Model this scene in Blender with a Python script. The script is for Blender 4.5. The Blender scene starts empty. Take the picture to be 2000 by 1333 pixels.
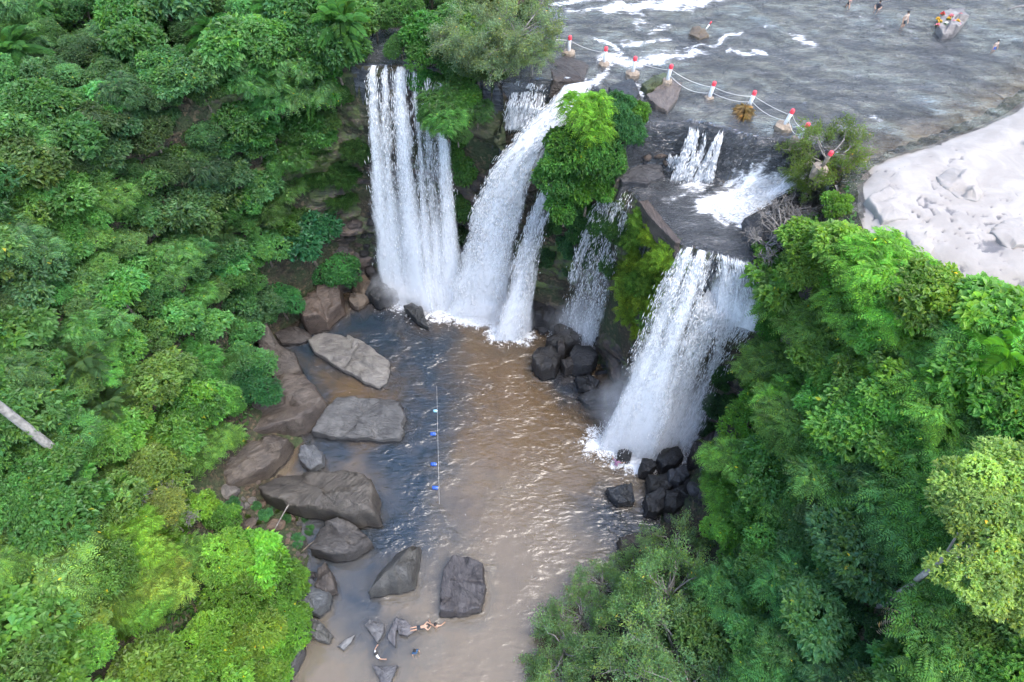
import bpy, math, random
import numpy as np
from mathutils import Vector, Matrix, Euler

SC = bpy.context.scene
COL = SC.collection
R = math.radians
# ------------------------------------------------------------------ camera, sky, sun, exposure
PITCH = R(52.7); FPX = 1333.0; CAMH = 50.0
cam_d = bpy.data.cameras.new('camera'); cam_d.lens = 24.0; cam_d.sensor_width = 36.0
cam_d.clip_start = 0.5; cam_d.clip_end = 5000
cam = bpy.data.objects.new('camera', cam_d); COL.objects.link(cam)
cam.location = (0, 0, CAMH); cam.rotation_euler = (R(90) - PITCH, 0, 0)
SC.camera = cam

SUN_EL, SUN_AZ = R(66), R(118)          # azimuth measured from +Y towards +X
world = bpy.data.worlds.new('World'); SC.world = world; world.use_nodes = True
wn = world.node_tree.nodes; wl = world.node_tree.links
sky = wn.new('ShaderNodeTexSky'); sky.sky_type = 'NISHITA'; sky.sun_disc = False
sky.sun_elevation = SUN_EL; sky.sun_rotation = SUN_AZ
sky.air_density = 1.0; sky.dust_density = 2.2; sky.ozone_density = 0.8
wl.new(sky.outputs[0], wn['Background'].inputs[0]); wn['Background'].inputs[1].default_value = 0.15
sun_d = bpy.data.lights.new('sun', 'SUN'); sun_d.energy = .75; sun_d.angle = R(40); sun_d.color = (1.0, 0.97, 0.9)
sun = bpy.data.objects.new('sun', sun_d); COL.objects.link(sun)
sv = Vector((math.sin(SUN_AZ) * math.cos(SUN_EL), math.cos(SUN_AZ) * math.cos(SUN_EL), math.sin(SUN_EL)))
sun.rotation_euler = sv.to_track_quat('Z', 'Y').to_euler(); sun.location = sv * 120
SC.view_settings.view_transform = 'Standard'; SC.view_settings.look = 'None'
SC.view_settings.exposure = 2.15; SC.view_settings.gamma = 1.0; SC.view_settings.use_curve_mapping = False
SC.render.engine = 'CYCLES'
SC.cycles.use_denoising = True; SC.cycles.use_adaptive_sampling = True; SC.cycles.adaptive_threshold = 0.03
SC.cycles.max_bounces = 8; SC.cycles.transparent_max_bounces = 24; SC.cycles.transmission_bounces = 4
SC.cycles.diffuse_bounces = 5; SC.cycles.glossy_bounces = 2; SC.cycles.volume_bounces = 3; SC.cycles.volume_max_steps = 128

rng = np.random.default_rng(7); random.seed(7)

# ------------------------------------------------------------------ helpers
def ray(px, py):
    dx = (px - 1000) / FPX; dy = (666.5 - py) / FPX
    return Vector((dx, math.cos(PITCH) + dy * math.sin(PITCH), -math.sin(PITCH) + dy * math.cos(PITCH)))
def at(px, py, z):
    r = ray(px, py); t = (z - CAMH) / r.z
    return Vector((r.x * t, r.y * t, z))
def at_many(pts, z): return np.array([tuple(at(p[0], p[1], z)) for p in pts])

def tag(o, label=None, cat=None, group=None, kind=None):
    if label: o['label'] = label
    if cat: o['category'] = cat
    if group: o['group'] = group
    if kind: o['kind'] = kind
    return o
def empty(name, loc=(0, 0, 0), rz=0.0):
    o = bpy.data.objects.new(name, None); COL.objects.link(o)
    o.location = loc; o.rotation_euler = (0, 0, rz); o.empty_display_size = 0.3
    return o
def mesh_data(name, V, F, mats=(), smooth=True, attrs=None, uv=None, midx=None):
    V = np.asarray(V, dtype=np.float32)
    me = bpy.data.meshes.new(name)
    Fs = [np.asarray(f, dtype=np.int32) for f in (F if isinstance(F, list) else [F]) if len(f)]
    me.vertices.add(len(V)); me.vertices.foreach_set('co', V.ravel())
    loops = np.concatenate([f.ravel() for f in Fs]); tot = np.concatenate([np.full(len(f), f.shape[1], np.int32) for f in Fs])
    start = np.concatenate([[0], np.cumsum(tot)[:-1]]).astype(np.int32)
    me.loops.add(len(loops)); me.loops.foreach_set('vertex_index', loops)
    me.polygons.add(len(tot)); me.polygons.foreach_set('loop_start', start); me.polygons.foreach_set('loop_total', tot)
    me.polygons.foreach_set('use_smooth', np.full(len(tot), bool(smooth)))
    if midx is not None: me.polygons.foreach_set('material_index', np.asarray(midx, np.int32))
    for m in (mats if isinstance(mats, (list, tuple)) else [mats]): me.materials.append(m)
    if attrs:
        for k, a in attrs.items():
            a = np.asarray(a, np.float32)
            if a.ndim == 1:
                at_ = me.attributes.new(k, 'FLOAT', 'POINT'); at_.data.foreach_set('value', a)
            else:
                if a.shape[1] == 3: a = np.hstack([a, np.ones((len(a), 1), np.float32)])
                at_ = me.attributes.new(k, 'FLOAT_COLOR', 'POINT'); at_.data.foreach_set('color', a.ravel())
    if uv is not None:
        ul = me.uv_layers.new(name='UVMap'); ul.data.foreach_set('uv', np.asarray(uv, np.float32)[loops].ravel())
    me.update()
    return me
def link(name, me, parent=None, loc=None):
    o = bpy.data.objects.new(name, me); COL.objects.link(o)
    if parent: o.parent = parent
    if loc is not None: o.location = loc
    return o
def mk(name, V, F, mat, parent=None, **k): return link(name, mesh_data(name, V, F, mat, **k), parent)

def _h(ix, iy, iz, s):
    n = (ix.astype(np.uint32) * np.uint32(374761393) + iy.astype(np.uint32) * np.uint32(668265263)
         + iz.astype(np.uint32) * np.uint32(2147483647) + np.uint32((s * 144269 + 17) & 0xffffffff))
    n = (n ^ (n >> np.uint32(13))) * np.uint32(1274126177); n = n ^ (n >> np.uint32(16))
    n = n * np.uint32(2246822519); n = n ^ (n >> np.uint32(15))
    return (n & np.uint32(0xffffff)).astype(np.float64) / 0xffffff
def vnoise(p, s=0):
    p = np.asarray(p, float); i = np.floor(p).astype(np.int64); f = p - i; f = f * f * (3 - 2 * f)
    r = 0
    for a in (0, 1):
        wx = f[:, 0] if a else 1 - f[:, 0]
        for b in (0, 1):
            wy = f[:, 1] if b else 1 - f[:, 1]
            for c in (0, 1):
                wz = f[:, 2] if c else 1 - f[:, 2]
                r = r + wx * wy * wz * _h(i[:, 0] + a, i[:, 1] + b, i[:, 2] + c, s)
    return r
def fbm(p, o=4, s=0, g=0.5):
    p = np.asarray(p, float); r = 0; a = 1.0; t = 0
    for k in range(o):
        r = r + a * vnoise(p * 2 ** k + 13.7 * k, s + k); t += a; a *= g
    return r / t
def p3(x, y, z=0.0): return np.stack([x, y, np.zeros_like(x) + z], 1)
def sstep(a, b, x):
    t = np.clip((x - a) / (b - a), 0, 1); return t * t * (3 - 2 * t)
def seg_dist(x, y, poly, closed=True):
    poly = np.asarray(poly, float)[:, :2]; n = len(poly); d = np.full(x.shape, 1e9)
    for i in range(n if closed else n - 1):
        a = poly[i]; b = poly[(i + 1) % n]; ab = b - a; L = ab @ ab + 1e-12
        t = np.clip(((x - a[0]) * ab[0] + (y - a[1]) * ab[1]) / L, 0, 1)
        d = np.minimum(d, np.hypot(x - a[0] - t * ab[0], y - a[1] - t * ab[1]))
    return d
def inside(x, y, poly):
    poly = np.asarray(poly, float)[:, :2]; n = len(poly); c = np.zeros(x.shape, bool)
    for i in range(n):
        a = poly[i]; b = poly[(i + 1) % n]
        if a[1] == b[1]: continue
        k = ((a[1] > y) != (b[1] > y)) & (x < (b[0] - a[0]) * (y - a[1]) / (b[1] - a[1]) + a[0])
        c ^= k
    return c
def sdist(x, y, poly):      # positive inside
    return np.where(inside(x, y, poly), 1, -1) * seg_dist(x, y, poly)
def in_poly_px(p, poly):
    x, y = p; c = False; j = len(poly) - 1
    for i in range(len(poly)):
        a, b = poly[i], poly[j]
        if (a[1] > y) != (b[1] > y) and x < (b[0] - a[0]) * (y - a[1]) / (b[1] - a[1]) + a[0]: c = not c
        j = i
    return c
def strokes(x, y, S, z, warp=.55):
    m = np.zeros_like(x); q0 = p3(x, y)
    if warp: x, y = x + warp * 2 * (fbm(q0 / 1.1, 4, 201) - .5) * 1.6, y + warp * 2 * (fbm(q0 / 1.1, 4, 202) - .5) * 1.6
    for pts, w, st in S:
        q = at_many(pts, z); d = seg_dist(x, y, q, False)
        m = np.maximum(m, st * np.exp(-(d / w) ** 2))
    return m
def grid(xs, ys):
    X, Y = np.meshgrid(xs, ys); nx, ny = len(xs), len(ys)
    i = np.arange(nx * ny).reshape(ny, nx)
    F = np.stack([i[:-1, :-1].ravel(), i[:-1, 1:].ravel(), i[1:, 1:].ravel(), i[1:, :-1].ravel()], 1)
    return X.ravel(), Y.ravel(), F
def chaikin(P, it=1):
    P = np.asarray(P, float)
    for _ in range(it):
        Q = np.roll(P, -1, 0); P = np.stack([.84 * P + .16 * Q, .16 * P + .84 * Q], 1).reshape(-1, P.shape[1])
    return P
def resample(P, n, closed=True):
    P = np.asarray(P, float)
    if closed: P = np.vstack([P, P[:1]])
    L = np.concatenate([[0], np.cumsum(np.linalg.norm(np.diff(P, axis=0), axis=1))])
    s = np.linspace(0, L[-1], n, endpoint=not closed)
    return np.stack([np.interp(s, L, P[:, k]) for k in range(P.shape[1])], 1)
def tube(pts, rad, seg=7, cap=True):
    pts = np.asarray(pts, float); n = len(pts); rad = np.broadcast_to(np.asarray(rad, float), (n,))
    T = np.gradient(pts, axis=0); T /= np.linalg.norm(T, axis=1)[:, None] + 1e-9
    up = np.array([0, 0, 1.0]) if abs(T[0, 2]) < .9 else np.array([1.0, 0, 0])
    V = []
    for k in range(n):
        a = np.cross(T[k], up); a /= np.linalg.norm(a) + 1e-9; b = np.cross(T[k], a)
        th = np.linspace(0, 2 * np.pi, seg, endpoint=False)
        V.append(pts[k] + rad[k] * (np.cos(th)[:, None] * a + np.sin(th)[:, None] * b))
    V = np.vstack(V); F = []
    for k in range(n - 1):
        for j in range(seg):
            F.append((k * seg + j, k * seg + (j + 1) % seg, (k + 1) * seg + (j + 1) % seg, (k + 1) * seg + j))
    F = np.array(F); T3 = []
    if cap:
        V = np.vstack([V, pts[:1], pts[-1:]]); c0 = len(V) - 2; c1 = len(V) - 1
        for j in range(seg):
            T3.append((c0, (j + 1) % seg, j)); T3.append((c1, (n - 1) * seg + j, (n - 1) * seg + (j + 1) % seg))
    return V, F, np.array(T3, int).reshape(-1, 3)
class MB:
    def __init__(s): s.V = []; s.F = {3: [], 4: []}; s.n = 0
    def add(s, V, *Fs):
        for f in Fs:
            f = np.asarray(f, int)
            if len(f): s.F[f.shape[1]].append(f + s.n)
        s.V.append(np.asarray(V, float)); s.n += len(V); return s
    def tube(s, pts, rad, seg=7): return s.add(*tube(pts, rad, seg))
    def lathe(s, prof, seg=16, c=(0, 0, 0)):
        th = np.linspace(0, 2 * np.pi, seg, endpoint=False); V = []; F = []
        for r, z in prof: V.append(np.stack([c[0] + r * np.cos(th), c[1] + r * np.sin(th), np.full(seg, c[2] + z)], 1))
        for k in range(len(prof) - 1):
            for j in range(seg): F.append((k * seg + j, k * seg + (j + 1) % seg, (k + 1) * seg + (j + 1) % seg, (k + 1) * seg + j))
        return s.add(np.vstack(V), np.array(F))
    def data(s, name, mat, **k): return mesh_data(name, np.vstack(s.V), [np.vstack(s.F[q]) for q in (3, 4) if s.F[q]], mat, **k)
    def build(s, name, mat, parent=None, **k): return link(name, s.data(name, mat, **k), parent)

# ------------------------------------------------------------------ materials
class NT:
    def __init__(s, name):
        s.m = bpy.data.materials.new(name); s.m.use_nodes = True
        s.t = s.m.node_tree; s.t.nodes.clear(); s.out = s.t.nodes.new('ShaderNodeOutputMaterial')
    def n(s, ty, ins=None, **props):
        nd = s.t.nodes.new(ty)
        for k, v in props.items(): setattr(nd, k, v)
        for k, v in (ins or {}).items():
            sk = nd.inputs[k]
            if hasattr(v, 'is_output') or isinstance(v, bpy.types.NodeSocket): s.t.links.new(v, sk)
            else: sk.default_value = v
        return nd
    def math(s, op, a, b=0.0, c=None, clamp=False):
        nd = s.n('ShaderNodeMath', operation=op, use_clamp=clamp)
        for i, v in enumerate((a, b) if c is None else (a, b, c)):
            if isinstance(v, bpy.types.NodeSocket): s.t.links.new(v, nd.inputs[i])
            else: nd.inputs[i].default_value = v
        return nd.outputs[0]
    def mix(s, f, a, b, mode='MIX'):
        nd = s.n('ShaderNodeMix', data_type='RGBA', blend_type=mode)
        for i, v in ((0, f), (6, a), (7, b)):
            if isinstance(v, bpy.types.NodeSocket): s.t.links.new(v, nd.inputs[i])
            elif i == 0: nd.inputs[0].default_value = v
            else: nd.inputs[i].default_value = (*v, 1)
        return nd.outputs[2]
    def noise(s, vec, scale, detail=4, rough=.55, dist=0.0, out=0):
        nd = s.n('ShaderNodeTexNoise', {'Scale': scale, 'Detail': detail, 'Roughness': rough, 'Distortion': dist})
        if vec is not None: s.t.links.new(vec, nd.inputs['Vector'])
        return nd.outputs[out]
    def mapr(s, v, a, b, c=0.0, d=1.0, smooth=True):
        nd = s.n('ShaderNodeMapRange', {'Value': v, 'From Min': a, 'From Max': b, 'To Min': c, 'To Max': d})
        if smooth: nd.interpolation_type = 'SMOOTHSTEP'
        return nd.outputs[0]
    def scale(s, vec, sx, sy, sz, rot=(0, 0, 0)):
        return s.n('ShaderNodeMapping', {'Vector': vec, 'Scale': (sx, sy, sz), 'Rotation': rot}).outputs[0]
    def obj(s): return s.n('ShaderNodeTexCoord').outputs['Object']
    def pos(s): return s.n('ShaderNodeNewGeometry').outputs['Position']
    def attr(s, name, out='Fac'): return s.n('ShaderNodeAttribute', attribute_name=name).outputs[out]
    def bump(s, h, st, dist, nrm=None):
        i = {'Height': h, 'Strength': st, 'Distance': dist}
        if nrm is not None: i['Normal'] = nrm
        return s.n('ShaderNodeBump', i).outputs[0]
    def bsdf(s, **k):
        return s.n('ShaderNodeBsdfPrincipled', {q.replace('_', ' '): v for q, v in k.items()})
    def done(s, sh, vol=False):
        s.t.links.new(sh, s.out.inputs[1 if vol else 0]); return s.m

def mat_plain(name, col, rough=.6, noise=.15, sc=4.0):
    m = NT(name); v = m.noise(m.obj(), sc, 4)
    c = m.mix(m.mapr(v, .3, .7), tuple(x * (1 - noise) for x in col), tuple(min(1, x * (1 + noise)) for x in col))
    return m.done(m.bsdf(Base_Color=c, Roughness=rough).outputs[0])

def mat_leaf(name, trans=.3, var=.55, rough=.5):
    """per-tree colour comes from the object's own colour; each leaf has its own tone"""
    m = NT(name)
    oc = m.n('ShaderNodeObjectInfo'); a = m.attr('lv', 'Color')
    sep = m.n('ShaderNodeSeparateColor', {'Color': a})
    tone = m.math('ADD', m.mapr(sep.outputs[0], 0, 1, 1 - var, 1 + var, False), m.mapr(sep.outputs[2], .86, .99, 0, .55))
    base = m.mix(1.0, oc.outputs['Color'], m.n('ShaderNodeCombineColor', {'Red': tone, 'Green': tone, 'Blue': tone}).outputs[0], 'MULTIPLY')
    yel = m.mix(1.0, base, (1.4, 1.15, .6), 'MULTIPLY')
    base = m.mix(m.mapr(sep.outputs[1], .55, .95, 0, .9), base, yel)
    blue = m.mix(1.0, base, (.7, .9, 1.25), 'MULTIPLY')
    base = m.mix(m.mapr(sep.outputs[1], .3, 0.0, 0, .7), base, blue)
    dead = m.mix(1.0, base, (3.0, 1.25, .5), 'MULTIPLY')
    base = m.mix(m.mapr(sep.outputs[2], .9985, .999, 0, 1), base, dead)
    p = m.bsdf(Base_Color=base, Roughness=rough, Specular_IOR_Level=.4)
    t = m.n('ShaderNodeBsdfTranslucent', {'Color': m.mix(1.0, base, (1.3, 1.35, .6), 'MULTIPLY')})
    return m.done(m.n('ShaderNodeMixShader', {0: trans, 1: p.outputs[0], 2: t.outputs[0]}).outputs[0])

def mat_rock(name, wet=True, strata=1.0):
    m = NT(name); P = m.obj(); oc = m.n('ShaderNodeObjectInfo').outputs['Color']; W = m.pos()
    big = m.noise(P, .9, 5, .6, .4); fine = m.noise(P, 9, 6, .65)
    rnd = m.n('ShaderNodeObjectInfo').outputs['Random']
    rot = m.n('ShaderNodeVectorRotate', {'Vector': P, 'Axis': (0, 0, 1), 'Angle': m.math('MULTIPLY', rnd, 6.28)}, rotation_type='AXIS_ANGLE').outputs[0]
    st = m.noise(m.scale(rot, .55, 3.2, 5.5, (.35, .2, 0)), 1.5, 6, .62, .5)
    tone = m.math('ADD', m.math('MULTIPLY', big, 1.0), m.math('MULTIPLY', st, .55 * strata))
    c = m.mix(m.mapr(tone, .45, 1.05), m.mix(1.0, oc, (.42, .40, .42), 'MULTIPLY'), m.mix(1.0, oc, (1.35, 1.3, 1.22), 'MULTIPLY'))
    c = m.mix(m.mapr(fine, .5, .8, 0, .45), c, m.mix(1.0, oc, (.45, .38, .33), 'MULTIPLY'))
    li = m.noise(P, 2.3, 6, .7, 1.0)
    c = m.mix(m.mapr(li, .62, .72, 0, .5), c, m.mix(1.0, oc, (1.5, 1.45, 1.5), 'MULTIPLY'))
    vor = m.n('ShaderNodeTexVoronoi', {'Vector': m.n('ShaderNodeVectorMath', {0: P, 1: m.n('ShaderNodeVectorMath', {0: m.noise(P, 1.5, 3, out=1), 'Scale': .8}, operation='SCALE').outputs[0]}, operation='ADD').outputs[0], 'Scale': .8}, feature='DISTANCE_TO_EDGE')
    crack = m.mapr(vor.outputs['Distance'], 0.0, .03, 1, 0)
    c = m.mix(m.math('MULTIPLY', m.math('MULTIPLY', crack, m.mapr(m.noise(P, .7, 3), .52, .6)), .5), c, m.mix(1.0, oc, (.2, .19, .2), 'MULTIPLY'))
    rough = .55
    if wet:
        z = m.n('ShaderNodeSeparateXYZ', {0: W}).outputs[2]
        zz = m.math('ADD', z, m.math('MULTIPLY', big, -.35))
        w = m.mapr(zz, .02, .22, 1, 0)
        c = m.mix(m.math('MULTIPLY', w, .75), c, m.mix(1.0, oc, (.16, .17, .2), 'MULTIPLY'))
        rough = m.mapr(w, 0, 1, .5, .18)
    h = m.math('ADD', m.math('ADD', m.math('MULTIPLY', st, .8 * strata), m.math('MULTIPLY', fine, .22)), m.math('MULTIPLY', crack, -.12))
    p = m.bsdf(Base_Color=c, Roughness=rough, Normal=m.bump(h, 1.0, .2))
    return m.done(p.outputs[0])

LEAF = mat_leaf('leaf', .52, .5, .42)
LEAF_DRY = mat_leaf('dry_leaf', .15, .3)
ROCK = mat_rock('boulder_rock'); ROCK_DRY = mat_rock('dry_rock', False, .5)
BARK = mat_plain('bark', (.16, .13, .10), .8, .4, 5)
BARK_PALE = mat_plain('pale_bark', (.27, .25, .225), .75, .35, 3)
TWIG = mat_plain('twig', (.19, .175, .16), .8, .3, 5)
WHITE_PAINT = mat_plain('white_paint', (.78, .78, .76), .5, .12, 7)
RED_PAINT = mat_plain('red_paint', (.66, .05, .07), .45, .12, 7)
CONCRETE = mat_plain('concrete', (.22, .175, .13), .8, .3, 5)
ROPE = mat_plain('rope', (.55, .54, .52), .8, .1, 10)
BLUE_PL = mat_plain('blue_plastic', (.03, .10, .42), .35, .15, 5)
PALE_BLUE_PL = mat_plain('pale_blue_plastic', (.25, .50, .62), .35, .15, 5)

def mat_soil():
    m = NT('forest_floor'); P = m.pos()
    a = m.noise(P, .35, 5, .6); b = m.noise(P, 3.5, 6, .7); v = m.n('ShaderNodeTexVoronoi', {'Vector': P, 'Scale': 4.5})
    c = m.mix(m.mapr(b, .35, .7), (.022, .022, .014), (.075, .055, .035))
    c = m.mix(m.mapr(a, .4, .62, 0, .75), c, (.03, .055, .018))
    sp = m.n('ShaderNodeSeparateColor', {'Color': v.outputs['Color']}).outputs[0]
    c = m.mix(m.mapr(sp, .8, .95, 0, .5), c, (.17, .12, .075))
    h = m.math('ADD', b, m.math('MULTIPLY', v.outputs['Distance'], .6))
    return m.done(m.bsdf(Base_Color=c, Roughness=.9, Normal=m.bump(h, .9, .2)).outputs[0])
SOIL = mat_soil()

def mat_cliff():
    m = NT('cliff_rock'); P = m.pos()
    st = m.noise(m.scale(P, .35, .35, 2.2), 1.2, 6, .65, .5); b = m.noise(P, 2.2, 6, .65); big = m.noise(P, .3, 4, .6)
    vs = m.noise(m.scale(P, 2.2, 2.2, .12), 1.0, 5, .6)
    c = m.mix(m.mapr(st, .35, .68), (.02, .018, .018), (.11, .078, .06))
    c = m.mix(m.mapr(vs, .48, .66, 0, .55), c, (.018, .018, .02))
    moss = m.mapr(m.math('ADD', big, m.math('MULTIPLY', b, .45)), .66, .84, 0, .85)
    mc = m.mix(m.mapr(b, .3, .7), (.03, .06, .012), (.09, .14, .025))
    c = m.mix(m.math('MULTIPLY', moss, m.attr('moss')), c, mc)
    h = m.math('ADD', m.math('MULTIPLY', st, 1.0), m.math('MULTIPLY', b, .5))
    return m.done(m.bsdf(Base_Color=c, Roughness=m.mapr(b, .3, .7, .3, .75), Normal=m.bump(h, .9, .3)).outputs[0])
CLIFF = mat_cliff()

def mat_bed():
    """pool bottom: ochre sand with dark slate shelves (mask in 'dk')"""
    m = NT('pool_bed'); P = m.pos(); n = m.noise(P, .6, 4, .55, .5); n2 = m.noise(P, .16, 4, .6, .5)
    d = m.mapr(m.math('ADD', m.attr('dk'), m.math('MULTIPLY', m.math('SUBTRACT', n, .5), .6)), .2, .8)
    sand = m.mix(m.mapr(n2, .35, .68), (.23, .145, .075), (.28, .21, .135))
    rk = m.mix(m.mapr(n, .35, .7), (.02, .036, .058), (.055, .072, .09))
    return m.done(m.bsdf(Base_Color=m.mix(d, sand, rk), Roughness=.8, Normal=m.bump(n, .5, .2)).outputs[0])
BED = mat_bed()

def mat_water(name, murk, tint, murk_f, scale=1.0, bump=.5, flow=None, foam_sharp=.12, foam_scale=1.6, shal=None, wsc=1.15):
    """surface of moving water: sky reflection over a tinted, partly murky body, with foam where 'fm' says"""
    m = NT(name); P = m.pos()
    q = m.scale(P, *(flow or (1, 1, 1)))
    r1 = m.noise(m.scale(q, 1.0, 1.9, 1, (0, 0, .25)), wsc * scale, 2, .5, 1.0); r2 = m.noise(m.scale(q, 1.0, 2.0, 1, (0, 0, -.45)), wsc * 2.3 * scale, 2, .5, .7)
    r0 = m.noise(q, .35 * scale, 2, .5, .6)
    calm = m.mapr(r0, .3, .65, .35, 1.0)
    rp = m.attr('rp')
    h = m.math('ADD', m.math('MULTIPLY', r1, 1.0), m.math('MULTIPLY', r2, .42))
    nrm = m.bump(m.math('MULTIPLY', h, m.math('MULTIPLY', calm, rp)), 1.0, bump)
    mkv = m.attr('mk'); deep = m.mapr(m.math('ADD', mkv, m.math('MULTIPLY', m.math('SUBTRACT', m.noise(P, .35, 5, .6, .8), .5), .9)), .12, .95)
    dif = m.n('ShaderNodeBsdfDiffuse', {'Color': m.mix(deep, (.024, .039, .058), murk if shal is None else m.mix(m.mapr(m.math('ADD', m.n('ShaderNodeSeparateXYZ', {0: P}).outputs[1], m.math('MULTIPLY', m.noise(P, .18, 4), 14.0)), 39, 24), murk, shal))})
    tr = m.n('ShaderNodeBsdfTransparent', {'Color': m.mix(deep, (.55, .66, .74), tint)})
    mk_f = m.math('MULTIPLY', m.attr('ma'), murk_f)
    body = m.n('ShaderNodeMixShader', {0: mk_f, 1: tr.outputs[0], 2: dif.outputs[0]})
    gl = m.n('ShaderNodeBsdfGlossy', {'Color': (1, 1, 1, 1), 'Roughness': .12, 'Normal': nrm})
    fr = m.n('ShaderNodeFresnel', {'IOR': 1.5, 'Normal': nrm})
    w = m.n('ShaderNodeMixShader', {0: fr.outputs[0], 1: body.outputs[0], 2: gl.outputs[0]})
    fq = m.scale(P, *(flow or (1, 1, 1)))
    f1 = m.noise(fq, foam_scale, 7, .68, .9); f2 = m.noise(fq, foam_scale * 4.5, 5, .65, .6)
    lace = m.math('ADD', m.math('MULTIPLY', f1, .65), m.math('MULTIPLY', f2, .35))
    fo = m.mapr(m.math('ADD', m.attr('fm'), m.math('MULTIPLY', m.math('SUBTRACT', lace, .5), 3.2)), .5 - foam_sharp, .5 + foam_sharp * 3.4)
    fb = m.bsdf(Base_Color=(.86, .88, .9, 1), Roughness=.7, Normal=m.bump(lace, .8, .15))
    sh = m.n('ShaderNodeMixShader', {0: fo, 1: w.outputs[0], 2: fb.outputs[0]})
    return m.done(sh.outputs[0])
POOL = mat_water('pool_water', (.135, .092, .052), (.74, .70, .66), .62, .9, .33, shal=(.175, .15, .115), wsc=.85)
RIVER = mat_water('river_water', (.085, .092, .10), (.84, .84, .84), .28, 1.7, .5, (.7, 2.0, 1), .22, 1.5)

def mat_fall(name):
    """falling white water: torn sheet, streaked along the fall (UV in metres)"""
    m = NT(name); uv = m.n('ShaderNodeTexCoord').outputs['UV']; d = m.attr('dn')
    a = m.noise(m.scale(uv, 2.2, .30, 1), 1.0, 5, .62, .7); b = m.noise(m.scale(uv, 6, 1.6, 1), 1.0, 5, .7, .6)
    c = m.noise(m.scale(uv, 15, 7.0, 1), 1.0, 3, .6)
    n = m.math('ADD', m.math('ADD', m.math('MULTIPLY', a, .5), m.math('MULTIPLY', b, .38)), m.math('MULTIPLY', c, .22))
    amp = m.mapr(m.attr('sf'), 0, 1, 2.7, 1.15, False)
    al = m.mapr(m.math('ADD', m.math('MULTIPLY', d, .92), m.math('MULTIPLY', m.math('SUBTRACT', n, .55), amp)), m.mapr(m.attr('sf'), 0, 1, .28, .10, False), 1.0)
    dif = m.n('ShaderNodeBsdfDiffuse', {'Color': (.94, .96, .98, 1)}); tl = m.n('ShaderNodeBsdfTranslucent', {'Color': (.94, .96, .98, 1)})
    w = m.n('ShaderNodeMixShader', {0: .45, 1: dif.outputs[0], 2: tl.outputs[0]})
    tr = m.n('ShaderNodeBsdfTransparent')
    return m.done(m.n('ShaderNodeMixShader', {0: al, 1: tr.outputs[0], 2: w.outputs[0]}).outputs[0])
FALL = mat_fall('falling_water')
def mat_spray():
    m = NT('spray'); dif = m.n('ShaderNodeBsdfDiffuse', {'Color': (.94, .96, .98, 1)}); tl = m.n('ShaderNodeBsdfTranslucent', {'Color': (.94, .96, .98, 1)})
    return m.done(m.n('ShaderNodeMixShader', {0: .45, 1: dif.outputs[0], 2: tl.outputs[0]}).outputs[0])
SPRAY = mat_spray()
def mat_mist(name, dens):
    m = NT(name); P = m.obj(); r = m.n('ShaderNodeVectorMath', {0: P}, operation='LENGTH').outputs['Value']
    f = m.math('POWER', m.mapr(r, 1.0, 0.0, 0, 1, False), 1.4)
    n = m.mapr(m.noise(m.pos(), .9, 3, .6, .4), .32, .68, .25, 1.6)
    v = m.n('ShaderNodeVolumePrincipled', {'Color': (.97, .98, 1, 1), 'Density': m.math('MULTIPLY', m.math('MULTIPLY', f, n), dens), 'Anisotropy': 0.0})
    return m.done(v.outputs[0], True)

def mat_bedrock():
    """river bed of dark slab rock: brown and grey patches; 'sd' turns it to tan sand near the bank"""
    m = NT('river_bedrock'); P = m.pos(); a = m.noise(P, .45, 6, .62, .6); b = m.noise(P, 3, 6, .68, .4)
    st = m.noise(m.scale(P, .5, 1.6, 3, (0, 0, .35)), 1.5, 6, .65, .7)
    c = m.mix(m.mapr(st, .38, .66), (.024, .027, .034), (.10, .105, .115))
    c = m.mix(m.mapr(a, .56, .70, 0, .55), c, (.085, .062, .045))
    c = m.mix(m.mapr(b, .64, .78, 0, .35), c, (.16, .135, .11))
    c = m.mix(m.attr('sd'), c, m.mix(m.mapr(b, .35, .65), (.17, .11, .05), (.32, .23, .12)))
    h = m.math('ADD', st, m.math('MULTIPLY', b, .5))
    return m.done(m.bsdf(Base_Color=c, Roughness=m.mapr(b, .3, .7, .22, .5), Normal=m.bump(h, .8, .14)).outputs[0])
BEDROCK = mat_bedrock()
def mat_pale():
    m = NT('pale_bank_rock'); P = m.pos(); a = m.noise(P, .5, 6, .6, .6); b = m.noise(P, 4, 6, .68)
    c = m.mix(m.mapr(a, .35, .68), (.235, .215, .195), (.31, .288, .265))
    c = m.mix(m.mapr(b, .6, .78, 0, .4), c, (.15, .14, .136))
    c = m.mix(m.mapr(m.noise(m.scale(P, .5, 1.6, 1, (0, 0, .5)), 1.1, 6, .7, .8), .58, .72, 0, .3), c, (.16, .15, .148))
    crack_shade = m.mapr(m.math('ADD', m.attr('ck'), m.math('MULTIPLY', m.math('SUBTRACT', b, .5), .7)), .22, .75)  # shade inside the crack grooves, painted into the bank colour
    c = m.mix(m.math('MULTIPLY', crack_shade, .85), c, (.075, .075, .085))
    c = m.mix(m.attr('wt'), c, (.15, .105, .065))
    return m.done(m.bsdf(Base_Color=c, Roughness=.75, Normal=m.bump(b, .5, .06)).outputs[0])
PALE = mat_pale()

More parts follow.
